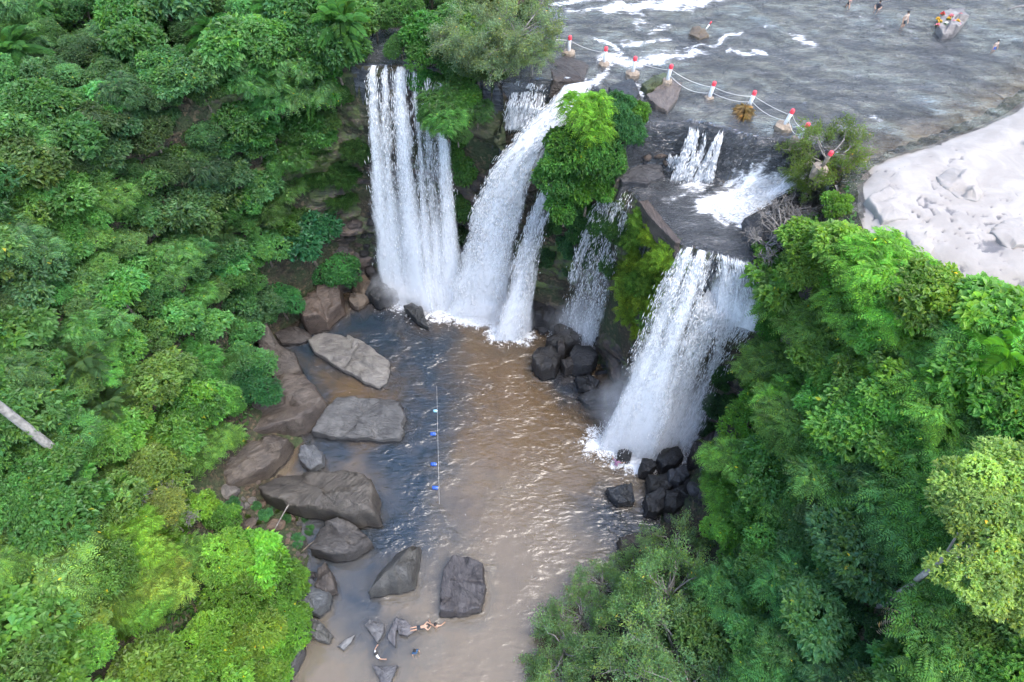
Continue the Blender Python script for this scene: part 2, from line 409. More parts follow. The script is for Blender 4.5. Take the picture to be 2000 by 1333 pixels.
# ------------------------------------------------------------------ the lie of the land (plan polygons, metres)
ZU, ZM = 22.0, 18.0
def P2(px, py, z): v = at(px, py, z); return (v.x, v.y)
F4A, F4B = P2(1195, 352, 17.6), P2(1242, 392, 17.8)
LIP = [(-37, -60), (-37, 5), (-36, 24), (-32, 34), (-26, 41.5), (-20, 46), (-14, 48.0), (-10.9, 47.1), (-7.5, 47.0), (-4, 46.2), (-0.9, 45.0),
       (0.0, 43.2), (3, 42.3), (6.6, 41.2), F4A, F4B, P2(1280, 430, 18), P2(1322, 476, 18), P2(1400, 496, 18), P2(1485, 522, 18),
       (18.6, 28.6), (20.5, 25), (23, 19), (27, 12), (31, 2), (33, -60)]
UPL = LIP + [(900, -60), (900, 900), (-900, 900), (-900, -60)]
FOOT = [(-12.6, 45.6), (-9, 45.4), (-5, 45.0), (-1.5, 44.0), (-0.8, 42.4), (2.6, 41.0), (5.4, 40.2), (6.2, 39.0), (7.4, 36.8), (8.6, 34.6), (10.0, 32.0), (12.5, 31.0), (15.6, 29.2), (17.2, 27.4)]
POOLP = [P2(530, 1700, 0), P2(545, 1420, 0), P2(550, 1300, 0), P2(575, 1200, 0), P2(600, 1120, 0), P2(590, 1040, 0), P2(560, 1000, 0), P2(535, 950, 0), P2(560, 900, 0),
         P2(600, 860, 0), P2(560, 800, 0), P2(540, 740, 0), P2(515, 690, 0), P2(560, 640, 0), P2(620, 600, 0), P2(690, 550, 0)] + FOOT + \
        [P2(1375, 880, 0), P2(1300, 960, 0), P2(1290, 1010, 0), P2(1290, 1070, 0), P2(1210, 1150, 0), P2(1180, 1250, 0), P2(1110, 1333, 0), P2(1080, 1430, 0), P2(1100, 1700, 0)]
POOLP = [(-14, -70)] + POOLP + [(3, -70)]
TIER = [(F4A[0] - 2.0, F4A[1] - 1.5), (F4B[0] - 2, F4B[1] - 2), (P2(1322, 476, 18)[0] - 2, P2(1322, 476, 18)[1] - 3), (17, 27.5), (18.9, 29.5),
        P2(1600, 420, 18.5), P2(1610, 350, 20), P2(1545, 283, 21.7), P2(1480, 280, 21.7), P2(1400, 262, 21.7), P2(1340, 250, 21.7), P2(1270, 246, 21.7), P2(1222, 262, 21.7)]
RAMP = [(-1.5, 41), (-1.0, 45.0), (1.4, 45.0), (6.4, 44.6), (6.9, 40.5)]
RIV = [(-13, 49), (-9, 47), (-3, 47.5), (0.2, 44.6), (6.4, 44.4), (7, 40), (9, 36), (10.5, 31), (17, 29), P2(1600, 420, 18.5), P2(1640, 360, 21.7), P2(1690, 330, 21.7), P2(1740, 308, 21.7), P2(1800, 284, 21.7),
       P2(1900, 246, 21.7), P2(2000, 190, 21.7), P2(2100, 130, 21.7), (90, 62), (90, 80), (5, 75), P2(1090, -40, 21.7), P2(1060, 60, 21.7), (-6, 50), (-12, 53)]
BANK = [P2(1662, 425, 21.7), P2(1668, 368, 21.7), P2(1690, 333, 21.7), P2(1740, 312, 21.7), P2(1800, 290, 21.7), P2(1900, 252, 21.7), P2(2000, 200, 21.7), P2(2100, 140, 21.7),
        (60, 48), (60, 20), (34, 20), P2(1990, 600, 22), P2(1880, 585, 22), P2(1790, 530, 22), P2(1700, 480, 22)]

def terrain(x, y, fine=False):
    du = sdist(x, y, UPL); dp = sdist(x, y, POOLP)
    hill = 5.0 * sstep(60, 300, np.hypot(x, y - 30)) * fbm(p3(x / 90, y / 90), 3, 5)
    zu = ZU + hill + .5 * (fbm(p3(x / 5, y / 5), 3, 3) - .5) * sstep(0, 4, du)
    dm = sdist(x, y, TIER); zu = zu - (ZU - ZM) * sstep(-.15, .45, dm + .5 * (fbm(p3(x / 1.7, y / 1.7), 3, 31) - .5))
    dr = sdist(x, y, RAMP); zu = zu - np.clip((6.2 - x) / 6.0, 0, 1) * 5.2 * sstep(-.2, .5, dr)
    a = np.maximum(-dp, 0); b = np.maximum(-du, 0); t = a / (a + b + 1e-6)
    wide = sstep(3, 8, a + b)
    prof = t * (1 - wide) + wide * (.25 * t + .75 * sstep(0, 1, t))
    zb = .25 + (zu - .25) * prof + wide * 1.6 * (fbm(p3(x / 4, y / 4), 3, 9) - .5)
    zp = -.12 - 1.0 * sstep(0, 4, dp) - .25 * (fbm(p3(x / 2, y / 2), 3, 11))
    return np.where(dp > 0, zp, np.where(du > 0, zu, zb))
def tz(x, y): return float(terrain(np.array([x]), np.array([y]))[0])

# terrain cache for ray casting
_cx = np.arange(-75, 75.01, .5); _cy = np.arange(-25, 95.01, .5)
_gx, _gy, _ = grid(_cx, _cy); _GZ = terrain(_gx, _gy).reshape(len(_cy), len(_cx))
def tzf(x, y):
    i = min(max((x - _cx[0]) / .5, 0), len(_cx) - 1.001); j = min(max((y - _cy[0]) / .5, 0), len(_cy) - 1.001)
    a, b = int(i), int(j); u, v = i - a, j - b; G = _GZ
    return G[b, a] * (1 - u) * (1 - v) + G[b, a + 1] * u * (1 - v) + G[b + 1, a] * (1 - u) * v + G[b + 1, a + 1] * u * v
def cast(px, py, h=0.0):
    """first point on the pixel's line of sight that lies h above the ground"""
    r = ray(px, py); z = 32.0
    while z > -2:
        t = (z - CAMH) / r.z; x, y = r.x * t, r.y * t
        if z <= tzf(x, y) + h: return Vector((x, y, z - h))
        z -= .2
    return Vector((x, y, z))

# ground sheet out to the horizon
far = np.array([50, 62, 80, 110, 160, 240, 380, 600, 900.])
xs = np.concatenate([-far[::-1], np.arange(-46, 46.01, .45), far]); ys = np.concatenate([-far[::-1][:-1] , [-46], np.arange(-20, 66.01, .45), far[2:]])
X, Y, F = grid(xs, ys); Z = terrain(X, Y)
core = (sdist(X, Y, RIV) > .5) | (sdist(X, Y, BANK) > .6); Z = np.where(core & (sdist(X, Y, UPL) > .2), Z - .9, Z)
dp = sdist(X, Y, POOLP); Z = np.where(dp > .6, Z - .5, Z)
tag(mk('ground', np.stack([X, Y, Z], 1), F, SOIL), kind='structure')

# pool bed
xs = np.arange(-27, 21, .3); ys = np.arange(-24, 49.5, .3); X, Y, F = grid(xs, ys); Z = terrain(X, Y) + .03; dp_ = sdist(X, Y, POOLP)
dk = strokes(X, Y, [([(560, 650), (640, 640), (740, 640), (830, 690), (850, 740)], 3.0, 1.0), ([(830, 760), (790, 880), (770, 1000), (790, 1060)], 2.6, 1.0),
    ([(640, 1000), (690, 1100), (660, 1180), (700, 1215)], 2.0, 1.0), ([(620, 760), (760, 720)], 2.0, 1.0), ([(640, 900), (760, 900)], 2.0, 1),
    ([(730, 1230), (800, 1240), (830, 1260)], 1.6, .9), ([(700, 1310), (780, 1300)], 1.4, .8), ([(870, 1110), (940, 1110)], 1.3, .9), ([(870, 1190), (940, 1190)], 1.2, .8),
    ([(1080, 720), (1150, 780), (1200, 800)], 2.0, 1), ([(1180, 1000), (1260, 1020)], 2.0, 1.0), ([(1180, 960), (1240, 980)], 1.6, .9), ([(1240, 1080), (1230, 1160)], 2, 1),
    ([(880, 610), (1000, 650), (1100, 690)], 2.2, .95), ([(760, 560), (900, 590)], 3.0, .9), ([(1200, 850), (1340, 860)], 2.4, .9), ([(1170, 940), (1200, 940)], .6, .8)], 0)
keep = (dp_ > -.9)[F].all(1); Z = np.where(dp_ < .3, -.35, Z)
BEDO = tag(mk('pool_bed', np.stack([X, Y, Z], 1), F[keep], BED, attrs={'dk': dk}), kind='structure'); _bedxy = (X, Y); _beddk = dk

# pool surface
xs = np.arange(-26, 20, .2); ys = np.arange(-24, 49, .2); X, Y, F = grid(xs, ys)
fm = strokes(X, Y, [([(748, 560), (800, 590), (850, 610), (905, 590)], 1.7, .95), ([(885, 610), (950, 625), (985, 610)], 1.5, .95), ([(930, 640), (980, 640)], .6, .55), ([(975, 650), (1020, 655)], 1.3, .95),
    ([(1090, 655), (1160, 690)], .5, .6), ([(1175, 870), (1240, 890), (1300, 890), (1345, 870)], 1.7, .95), ([(1150, 840), (1180, 850)], 1.0, .6), ([(1235, 915), (1248, 920)], .6, .7), ([(740, 520), (770, 545)], .9, .8)], 0)
mkk = 1 - .72 * strokes(X, Y, [([(600, 680), (740, 640), (830, 690), (840, 800), (800, 900), (790, 1040), (660, 1050)], 5.0, 1.0), ([(660, 1160), (760, 1250)], 2.2, .8), ([(1180, 1010), (1260, 1030)], 2.5, .9), ([(1090, 740), (1180, 790)], 2.2, .9), ([(560, 700), (640, 880)], 3, 1)], 0)
rp = .2 + .6 * strokes(X, Y, [([(700, 640), (850, 700), (950, 720), (1060, 740)], 7, 1.0), ([(860, 800), (820, 950), (800, 1050)], 5, .9), ([(1000, 800), (1100, 900), (1050, 1000)], 6, .8), ([(1200, 1030), (1260, 1040)], 3, .9)], 0)
keep = (terrain(X, Y) < .5)[F].any(1)
tag(mk('pool', np.stack([X, Y, np.zeros_like(X)], 1), F[keep], POOL, attrs={'fm': fm, 'mk': mkk, 'rp': rp, 'ma': np.ones_like(X)}), kind='structure')

# river bed on the plateau: slabs and ledges
xs = np.arange(-13, 62, .19); ys = np.concatenate([np.arange(28, 58, .19), np.arange(58, 76, .8)]); X, Y, F = grid(xs, ys)
Z = terrain(X, Y); q = p3(X, Y)
wx = X + 1.2 * (fbm(q / 3, 3, 41) - .5) * 2; wy = Y + 1.2 * (fbm(q / 3, 3, 42) - .5) * 2
slab = fbm(p3(wx * .35 + wy * .12, wy * .75), 4, 43); step = np.floor(slab * 7) / 7 * .7 + slab * .3
dsl = sdist(X, Y, UPL)
relief = (step - .5) * 1.5 + .18 * (fbm(q * 1.3, 4, 44) - .5)
Z = Z + (relief * .42 - .06) * sstep(-.2, 1.0, dsl) + .02
sdk = 1 - sstep(0.2, 4.0, -sdist(X, Y, BANK)) ; dz = sstep(.5, 3.5, -sdist(X, Y, BANK)); Z = Z * 1.0 - (1 - dz) * .12
keep = ((dsl > -.35) & (sdist(X, Y, RIV) > -1.2))[F].all(1)
tag(mk('riverbed', np.stack([X, Y, Z], 1), F[keep], BEDROCK, attrs={'sd': sdk}), kind='structure')
RBZ = Z.reshape(len(ys), len(xs))
# river surface
wxs, wys = xs, ys
Zs = terrain(X, Y) + .14 + .10 * (fbm(q * .8, 3, 51) - .5)
UPZ, MDZ = 21.9, 18.15
fu = strokes(X, Y, [([(1085, 18), (1150, 10), (1210, 4)], .55, .8), ([(1195, 28), (1290, 18), (1360, 8), (1420, -8)], 1.1, 1.05), ([(1110, 30), (1200, 30)], .5, .55), ([(1400, 5), (1470, -15)], .4, .8),
    ([(1185, 122), (1240, 128), (1310, 118), (1350, 108)], .75, .85), ([(1225, 98), (1300, 86)], .45, .7), ([(1330, 98), (1400, 92), (1440, 66)], .28, .8), ([(1415, 112), (1490, 106)], .35, .85), ([(1545, 76), (1580, 86)], .5, .75),
    ([(1168, 168), (1186, 128)], .5, .8), ([(1240, 165), (1254, 195)], .4, .75), ([(1150, 82), (1182, 92), (1225, 122)], .3, .75), ([(1300, 60), (1260, 72)], .3, .6), ([(1240, 40), (1250, 60)], .35, .6),
    ([(1100, 170), (1165, 168)], .5, .9), ([(1620, 330), (1560, 310)], .8, .7), ([(1705, 235), (1720, 245)], .4, .55), ([(1500, 60), (1660, 30)], 1.5, .2), ([(1560, 140), (1700, 150), (1800, 120)], 3.0, .16), ([(1600, 60), (1800, 50)], 3.5, .2)], UPZ)
fmid = strokes(X, Y, [([(1580, 320), (1510, 350), (1440, 388), (1385, 408)], 1.15, 1.25), ([(1420, 418), (1455, 448)], .6, 1.0), ([(1390, 405), (1410, 440)], .4, .9), ([(1320, 350), (1375, 350), (1340, 370)], .7, .75), ([(1300, 390), (1380, 385)], .3, .5), ([(1480, 440), (1500, 420)], .5, .6)], MDZ)
lev = sstep(19.2, 20.6, Zs)
fm = np.maximum(fu * lev, fmid * (1 - lev))
keep = ((dsl > -.1) & ((sdist(X, Y, RIV) > -.6) | ((sdist(X, Y, RIV) > -2.6) & (X > 17) & (sdist(X, Y, TIER) < -.5))))[F].all(1)
Zs = np.where(dsl < .25, Zs - .08, Zs)
tag(mk('river', np.stack([X, Y, Zs], 1), F[keep], RIVER, attrs={'fm': fm * .9 + .02, 'mk': np.ones_like(X), 'rp': np.ones_like(X), 'ma': sstep(0, 5, -sdist(X, Y, BANK))}), kind='structure')

# pale rock bank
xs = np.arange(13, 60, .2); ys = np.arange(17, 50, .2); X, Y, F = grid(xs, ys); d = sdist(X, Y, BANK); q = p3(X, Y)
wx = X + 2.0 * (fbm(q / 2.5, 4, 61) - .5) * 2; wy = Y + 2.0 * (fbm(q / 2.5, 4, 62) - .5) * 2
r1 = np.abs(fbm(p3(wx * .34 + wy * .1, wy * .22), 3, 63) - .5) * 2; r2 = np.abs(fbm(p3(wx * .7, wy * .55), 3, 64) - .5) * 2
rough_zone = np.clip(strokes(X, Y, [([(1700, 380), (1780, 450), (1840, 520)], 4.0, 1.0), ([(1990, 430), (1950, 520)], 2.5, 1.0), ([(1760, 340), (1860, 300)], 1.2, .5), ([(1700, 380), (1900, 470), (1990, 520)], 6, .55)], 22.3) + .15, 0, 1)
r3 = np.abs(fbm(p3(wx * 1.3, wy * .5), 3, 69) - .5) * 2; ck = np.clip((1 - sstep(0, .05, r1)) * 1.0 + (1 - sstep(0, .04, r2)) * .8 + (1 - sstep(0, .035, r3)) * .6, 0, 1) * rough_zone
Z = 21.72 + .95 * sstep(-1.2, 2.4, d) + .35 * (fbm(q / 4, 3, 65) - .5) - .2 * ck + .10 * rough_zone * (fbm(q / .9, 3, 66) - .5)
dsh = seg_dist(X, Y, BANK[1:8], False); wt = .8 * (1 - sstep(.1, .7, dsh + .5 * (fbm(q / 1.2, 3, 67) - .5))) * .9
keep = (d > -1.2)[F].all(1)
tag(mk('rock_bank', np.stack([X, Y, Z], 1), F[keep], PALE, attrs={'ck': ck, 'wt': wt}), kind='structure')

# cliff behind the falls
def polyres(P, n): return resample(np.array(P, float), n, False)
top = polyres([(-24, 43.2), (-20, 46), (-14, 48.0), (-10.9, 47.1), (-7.5, 47.0), (-4, 46.2), (-0.9, 45.0), (0.0, 43.2), (3, 42.3), (6.6, 41.2), F4A, F4B, P2(1280, 430, 18), P2(1322, 476, 18), P2(1400, 496, 18), P2(1485, 522, 18), (18.6, 28.6), (20.5, 25)], 260)
ft = polyres([(-20, 41.5), (-16, 44)] + FOOT + [(18, 25)], 260)
nt = 90; tt = np.linspace(0, 1, nt)
ztop = terrain(top[:, 0] + .0, top[:, 1] + .5); ztop = np.where(np.abs(ztop - 20) > 3.9, np.where(ztop > 20, 22, 17.5), ztop)
ztop = np.clip(ztop, 16.8, 22) - .05
S, T = np.meshgrid(np.arange(260), tt); s = S.ravel(); t = T.ravel()
C = top[s] * (1 - t)[:, None] + ft[s] * t[:, None]; z = ztop[s] * (1 - t) - 1.2 * t
tan = np.gradient(top, axis=0)[s]; nor = np.stack([tan[:, 1], -tan[:, 0]], 1); nor /= np.linalg.norm(nor, axis=1)[:, None]
q = np.stack([C[:, 0], C[:, 1], z], 1)
led = fbm(np.stack([C[:, 0] / 5, C[:, 1] / 5, z / 1.6], 1), 4, 71); led = np.floor(led * 9) / 9 * .6 + led * .4
off = (led - .5) * 3.2 + (fbm(q / 1.2, 4, 72) - .5) * .9 + .15
off = off * sstep(0, .06, t) + np.where(t < .06, -.02, 0)
q[:, :2] += nor * (off * 1.0)[:, None]
i = np.arange(260 * nt).reshape(nt, 260); F = np.stack([i[:-1, :-1].ravel(), i[1:, :-1].ravel(), i[1:, 1:].ravel(), i[:-1, 1:].ravel()], 1)
moss = np.clip(.25 + 1.0 * np.exp(-((q[:, 0] - 6) / 6) ** 2) + .5 * (q[:, 0] < -12), 0, 1) * sstep(.0, 5, z)
tag(mk('cliff_face', q, F, CLIFF, attrs={'moss': moss}), 'dark mossy sandstone cliff behind the waterfalls', 'cliff', kind='structure')
CLIFF_PTS = q

# ------------------------------------------------------------------ falling water
def A3(px, py, z): return np.array(at(px, py, z))
def bal(a, b, n=26, k=.12, mid=None):
    t = np.linspace(0, 1, n)[:, None]; a = np.array(a); b = np.array(b)
    p = a + (b - a) * t; tz_ = (k * t + (1 - k) * t * t)[:, 0]; p[:, 2] = a[2] - (a[2] - b[2]) * tz_
    return p
def path(pts, n=26): return resample(np.array([A3(*p) for p in pts]), n, False)
def joinp(a, b, n=36): return resample(np.vstack([a, b[1:]]), n, False)
def make_sheet(parent, L, Rr, streams, veil, layers=2, nspin=2500, seed=0, spread=.35, fade=(0.0, 0.0), size=1.0, bot=.25):
    rs = np.random.default_rng(seed); n = len(L); wid = np.linalg.norm(Rr[0] - L[0]); nu = max(8, int(wid / .16) + 4)
    u = np.linspace(0, 1, nu); t = np.linspace(0, 1, n); U, T = np.meshgrid(u, t); U = U.ravel(); T = T.ravel()
    ti = np.round(T * (n - 1)).astype(int)
    D = (L[1:] - L[:-1]); out = (L[-1] + Rr[-1] - L[0] - Rr[0]); out[2] = 0; out = out / (np.linalg.norm(out) + 1e-6)
    if np.dot(out, np.array([0, -1, 0])) < 0: out = np.array([0, -1.0, 0])
    arc = np.concatenate([[0], np.cumsum(np.linalg.norm(np.diff((L + Rr) / 2, axis=0), axis=1))])
    def dens(U, T):
        d = np.full_like(U, veil)
        for k, (uc, w, s) in enumerate(streams):
            wob = .03 * np.sin(T * 5 + k * 2.1 + seed); ww = w * (1 + 1.9 * T)
            d = np.maximum(d, s * np.exp(-((U - uc - wob) / ww) ** 2))
        en = .22 * (fbm(np.stack([T * arc[-1] * .5, np.zeros_like(T) + seed, (U > .5) * 7.0], 1), 3, seed + 77) - .45); edge = sstep(0, .16, U + en) * sstep(0, .16, 1 - U + en)
        d = d * edge + bot * sstep(.6, 1.0, T) * edge
        if fade[0] > 0: d = d * sstep(0, fade[0], T)
        if fade[1] > 0: d = d * sstep(0, fade[1], 1 - T)
        return d
    for k in range(layers):
        q = L[ti] * (1 - U)[:, None] + Rr[ti] * U[:, None]
        off = (k - (layers - 1) / 2) * .55 * np.sqrt(T) + .5 * (fbm(np.stack([U * wid * .9, T * arc[-1] * .12, np.full_like(U, k * 5.)], 1), 3, seed + k) - .5) * sstep(0, .1, T)
        q = q + out * off[:, None]
        uvw = np.stack([U * wid + 7.3 * k + seed, arc[ti] + 3 * k], 1)
        dn = dens(U, T) * (1 - .12 * k)
        i = np.arange(nu * n).reshape(n, nu); F = np.stack([i[:-1, :-1].ravel(), i[:-1, 1:].ravel(), i[1:, 1:].ravel(), i[1:, :-1].ravel()], 1)
        mk('water_sheet', q, F, FALL, parent, attrs={'dn': dn, 'sf': sstep(.35, 1.0, T)}, uv=uvw)
    # torn clots and threads of water
    if nspin:
        U = rs.random(nspin * 6); T = rs.random(nspin * 6) ** .9; d = dens(U, T)
        cl = fbm(np.stack([U * wid * 3, T * arc[-1] * .7, np.full_like(U, 3.)], 1), 3, seed + 9)
        ok = rs.random(len(U)) < d * sstep(.3, .62, cl) * 1.3 * sstep(0, .12, T); U = U[ok][:nspin]; T = T[ok][:nspin]; m = len(U)
        f = T * (n - 1.001); a = f.astype(int); w = (f - a)[:, None]
        Lp = L[a] * (1 - w) + L[a + 1] * w; Rp = Rr[a] * (1 - w) + Rr[a + 1] * w
        c = Lp * (1 - U)[:, None] + Rp * U[:, None]
        dr = (L[a + 1] - L[a]) * (1 - U)[:, None] + (Rr[a + 1] - Rr[a]) * U[:, None]; dr /= np.linalg.norm(dr, axis=1)[:, None]
        c = c + rs.normal(0, 1, (m, 3)) * (spread * (.25 + T))[:, None] * np.array([.45, .8, .25]) + out * (.3 * np.sqrt(T))[:, None]
        dr = dr + rs.normal(0, .10, (m, 3)); dr /= np.linalg.norm(dr, axis=1)[:, None]
        ln = (.10 + .38 * rs.random(m) ** 2) * size; rd = (.016 + .030 * rs.random(m) ** 2) * size
        s1 = np.cross(dr, [0.3, .9, .2]); s1 /= np.linalg.norm(s1, axis=1)[:, None]; s2 = np.cross(dr, s1)
        V = np.stack([c - dr * ln[:, None], c + s1 * rd[:, None], c + (-.5 * s1 + .87 * s2) * rd[:, None], c + (-.5 * s1 - .87 * s2) * rd[:, None], c + dr * ln[:, None]], 1).reshape(-1, 3)
        b = np.arange(m)[:, None] * 5
        F = np.concatenate([b + np.array([q]) for q in ((0, 2, 1), (0, 3, 2), (0, 1, 3), (4, 1, 2), (4, 2, 3), (4, 3, 1))])
        tag(mk('spray', V, F, SPRAY, parent), kind='stuff')
def fall(label, loc, group='waterfalls dropping into the pool', name='waterfall'):
    o = empty(name, (0, 0, 0)); return tag(o, label, 'waterfall', group)

# leftmost fall, a broad curtain
f = fall('tall white curtain waterfall furthest left, beside the dark jungle gully', None)
make_sheet(f, bal(A3(720, 128, 22), A3(742, 560, .2)), bal(A3(797, 128, 22), A3(850, 605, .2)), [(.16, .085, 1.0), (.42, .045, .85), (.80, .11, 1.0), (.62, .03, .5)], .07, 3, 3600, 11, .35, bot=.5, size=.8)
make_sheet(f, bal(A3(797, 135, 22), A3(835, 600, .2)), bal(A3(885, 175, 21.6), A3(905, 590, .2)), [(.15, .05, .7), (.42, .07, .55), (.75, .11, .85)], .12, 3, 2400, 12, .4, bot=.5, size=.8)
# second: chute over the ramp, then free fall
f = fall('second waterfall from left, a slanting white chute that bends into a plunge', None)
Lc = path([(1085, 172, 22.1), (1062, 205, 21.0), (1018, 245, 19.5), (985, 292, 18.0)], 16); Rc = path([(1172, 160, 22.1), (1160, 190, 21.4), (1110, 245, 20.2), (1066, 300, 18.6)], 16)
Lf = bal(A3(985, 292, 18.0), A3(878, 612, .2), 26, .3); Rf = bal(A3(1066, 300, 18.6), A3(988, 618, .2), 26, .3)
make_sheet(f, joinp(Lc, Lf, 44), joinp(Rc, Rf, 44), [(.25, .13, .8), (.52, .16, 1.1), (.82, .10, .6)], .08, 3, 6500, 21, .42, bot=.4, size=.8)
make_sheet(f, joinp(Lc + [.2, -.1, .22], Lf, 44), joinp(Rc + [-.2, -.1, .22], Rf, 44), [(.5, .35, 1.2)], .1, 1, 2500, 22, .25, fade=(0, .62))
f = fall('thin stepped cascade over dark ledges just left of the slanting white chute', None, 'small cascades on the upper ledges', 'cascade')
make_sheet(f, path([(1003, 158, 22), (1000, 172, 21.2), (990, 205, 20.6), (986, 248, 18.4)]), path([(1075, 168, 22), (1070, 180, 21.2), (1066, 210, 20.8), (1040, 255, 18.8)]), [(.12, .06, .7), (.45, .07, .75), (.8, .12, .6)], .25, 2, 900, 31, .12, bot=.1)
# third
f = fall('narrow white waterfall emerging below the bushy tree on the cliff', None)
make_sheet(f, bal(A3(1062, 355, 15.5), A3(972, 660, .2), 26, .3), bal(A3(1094, 365, 15.5), A3(1030, 655, .2), 26, .3), [(.4, .16, .85), (.75, .08, .5)], .0, 3, 2200, 41, .35, bot=.4)
# fourth: veil
f = fall('thin see-through veil waterfall with one bright edge thread, over green ferns', None)
make_sheet(f, bal(A3(1194, 352, 17.6), A3(1086, 650, .8), 26, .15), bal(A3(1242, 392, 17.8), A3(1168, 690, .8), 26, .15), [(.04, .04, 1.35), (.62, .08, .42), (.3, .05, .34), (.9, .07, .4)], .24, 2, 2400, 51, .3, size=.8, bot=.2)
# fifth: broad fall over a ledge
f = fall('broad rightmost waterfall that bursts on a ledge halfway down', None)
make_sheet(f, bal(A3(1323, 478, 18), A3(1165, 862, .1), 30, .22), bal(A3(1405, 497, 18), A3(1290, 895, .1), 30, .22), [(.33, .10, .85), (.6, .11, 1.0), (.15, .04, .5), (.85, .05, .6)], .06, 3, 4800, 61, .42, bot=.45, size=.8)
make_sheet(f, bal(A3(1398, 495, 18), A3(1380, 612, 13.2), 14, .3), bal(A3(1488, 523, 18), A3(1470, 640, 13.2), 14, .3), [(.2, .15, .75), (.5, .1, .7), (.8, .12, .7)], .55, 3, 900, 62, .12, bot=.5)
make_sheet(f, path([(1368, 556, 15.2), (1348, 606, 13.8), (1320, 680, 10.5), (1285, 770, 5), (1262, 880, .2)], 30), path([(1482, 566, 15.2), (1474, 625, 13.3), (1455, 690, 9.5), (1420, 760, 5), (1350, 872, .3)], 30), [(.12, .16, 1.0), (.35, .09, .85), (.62, .06, .75), (.8, .05, .6), (.92, .04, .7)], .04, 3, 4600, 63, .4, bot=.35, fade=(.14, 0))
make_sheet(f, path([(1375, 553, 15.0), (1352, 600, 14.2), (1325, 655, 11.5)], 14), path([(1480, 565, 15.0), (1482, 620, 13.8), (1450, 670, 11.0)], 14), [(.3, .3, 1.3), (.85, .1, .8)], .35, 2, 2600, 64, .35, fade=(.3, .45), bot=0)
# little cascades stepping off the river ledge
def casc(label, l, r, st, veil, seed, n=700, k=.2):
    f = fall(label, None, 'small cascades on the upper ledges', 'cascade')
    make_sheet(f, path(l, 18), path(r, 18), st, veil, 2, n, seed, .14, bot=.15)
casc('white cascade down the middle of the river ledge, widest of the small ones', [(1346, 236, 22), (1340, 262, 21.3), (1330, 300, 20), (1312, 345, 18.2)], [(1388, 240, 22), (1384, 265, 21.3), (1376, 305, 20), (1352, 350, 18.2)], [(.25, .09, .7), (.5, .06, .5), (.78, .08, .6)], .04, 71, 1500)
casc('lacy white cascade on the river ledge, right of the widest small one', [(1398, 262, 21.9), (1388, 285, 21), (1372, 320, 19.5), (1356, 352, 18.2)], [(1420, 255, 21.9), (1412, 285, 21), (1404, 320, 19.6), (1396, 352, 18.2)], [(.25, .08, .6), (.7, .09, .65)], .03, 72, 1100)
casc('small white cascade under the white post with the big pedestal', [(1468, 271, 21.8), (1464, 285, 20.8), (1460, 303, 18.6)], [(1490, 273, 21.8), (1488, 288, 20.8), (1484, 306, 18.6)], [(.3, .12, .65), (.75, .1, .6)], .05, 73)
casc('smallest cascade dropping from the ledge near the rail end', [(1502, 275, 21.8), (1499, 288, 20.8), (1492, 306, 18.6)], [(1516, 275, 21.8), (1513, 290, 20.8), (1508, 306, 18.6)], [(.5, .2, .7)], .25, 74, 400)
casc('broken rill of foam at the left end of the river ledge', [(1302, 300, 19.8), (1300, 318, 18.6)], [(1330, 306, 19.8), (1327, 324, 18.6)], [(.2, .1, .6), (.6, .1, .6)], .25, 75, 300)

f = fall('wide white rapid rushing down from the bank corner onto the lower ledge', None, 'small cascades on the upper ledges', 'rapid')
make_sheet(f, path([(1545, 296, 20.8), (1500, 330, 19.2), (1440, 370, 18.5), (1375, 404, 18.25)], 30), path([(1600, 330, 20.6), (1560, 370, 19.2), (1500, 405, 18.5), (1440, 440, 18.25)], 30), [(.3, .3, 1.1), (.7, .25, .95)], .45, 2, 2600, 81, .22, fade=(0, .2), bot=0)
def splash(px, py, z, r, n, label, seed):
    rs = np.random.default_rng(seed); c0 = np.array(at(px, py, z)); th = rs.random(n) * 6.283; rad = np.abs(rs.normal(0, .5, n)) * r; up = rs.random(n) ** 2 * (r * .75) * np.exp(-rad / r)
    c = c0 + np.stack([np.cos(th) * rad * 1.2, np.sin(th) * rad * .8, up], 1); dr = unit_(np.stack([np.cos(th), np.sin(th), rs.random(n) * 1.6 - .3], 1)); ln = .05 + .16 * rs.random(n) ** 2; rd = .015 + .03 * rs.random(n)
    s1 = unit_(np.cross(dr, [.3, .2, .93])); s2 = np.cross(dr, s1)
    V = np.stack([c - dr * ln[:, None], c + s1 * rd[:, None], c + (-.5 * s1 + .87 * s2) * rd[:, None], c + (-.5 * s1 - .87 * s2) * rd[:, None], c + dr * ln[:, None]], 1).reshape(-1, 3); b = np.arange(n)[:, None] * 5
    F = np.concatenate([b + np.array([q]) for q in ((0, 2, 1), (0, 3, 2), (0, 1, 3), (4, 1, 2), (4, 2, 3), (4, 3, 1))]); tag(mk('splash', V, F, SPRAY), label, 'splash', 'splashes at the foot of the falls', 'stuff')
def unit_(v): return v / (np.linalg.norm(v, axis=1)[:, None] + 1e-9)
for i_, (a_, b_, r_, n_, l_) in enumerate(((775, 570, 2.0, 1500, 'white splash under the left edge of the leftmost fall'), (840, 598, 2.2, 1800, 'white splash under the middle of the leftmost fall'), (893, 588, 1.6, 900, 'white splash under the right edge of the leftmost fall'), (940, 612, 2.2, 1900, 'white splash under the slanting chute'), (1000, 650, 1.5, 1100, 'white splash under the narrow fall'),
        (1090, 655, 1.0, 400, 'white splash under the bright thread of the veil'), (1155, 685, 1.1, 400, 'white splash under the right of the veil'), (1235, 880, 2.4, 2200, 'white splash under the rightmost fall'), (1320, 875, 2.0, 1200, 'white splash on the rocks right of the rightmost fall'), (1185, 860, 1.6, 700, 'white splash left of the rightmost fall'))):
    splash(a_, b_, .05, r_, n_, l_, 900 + i_)
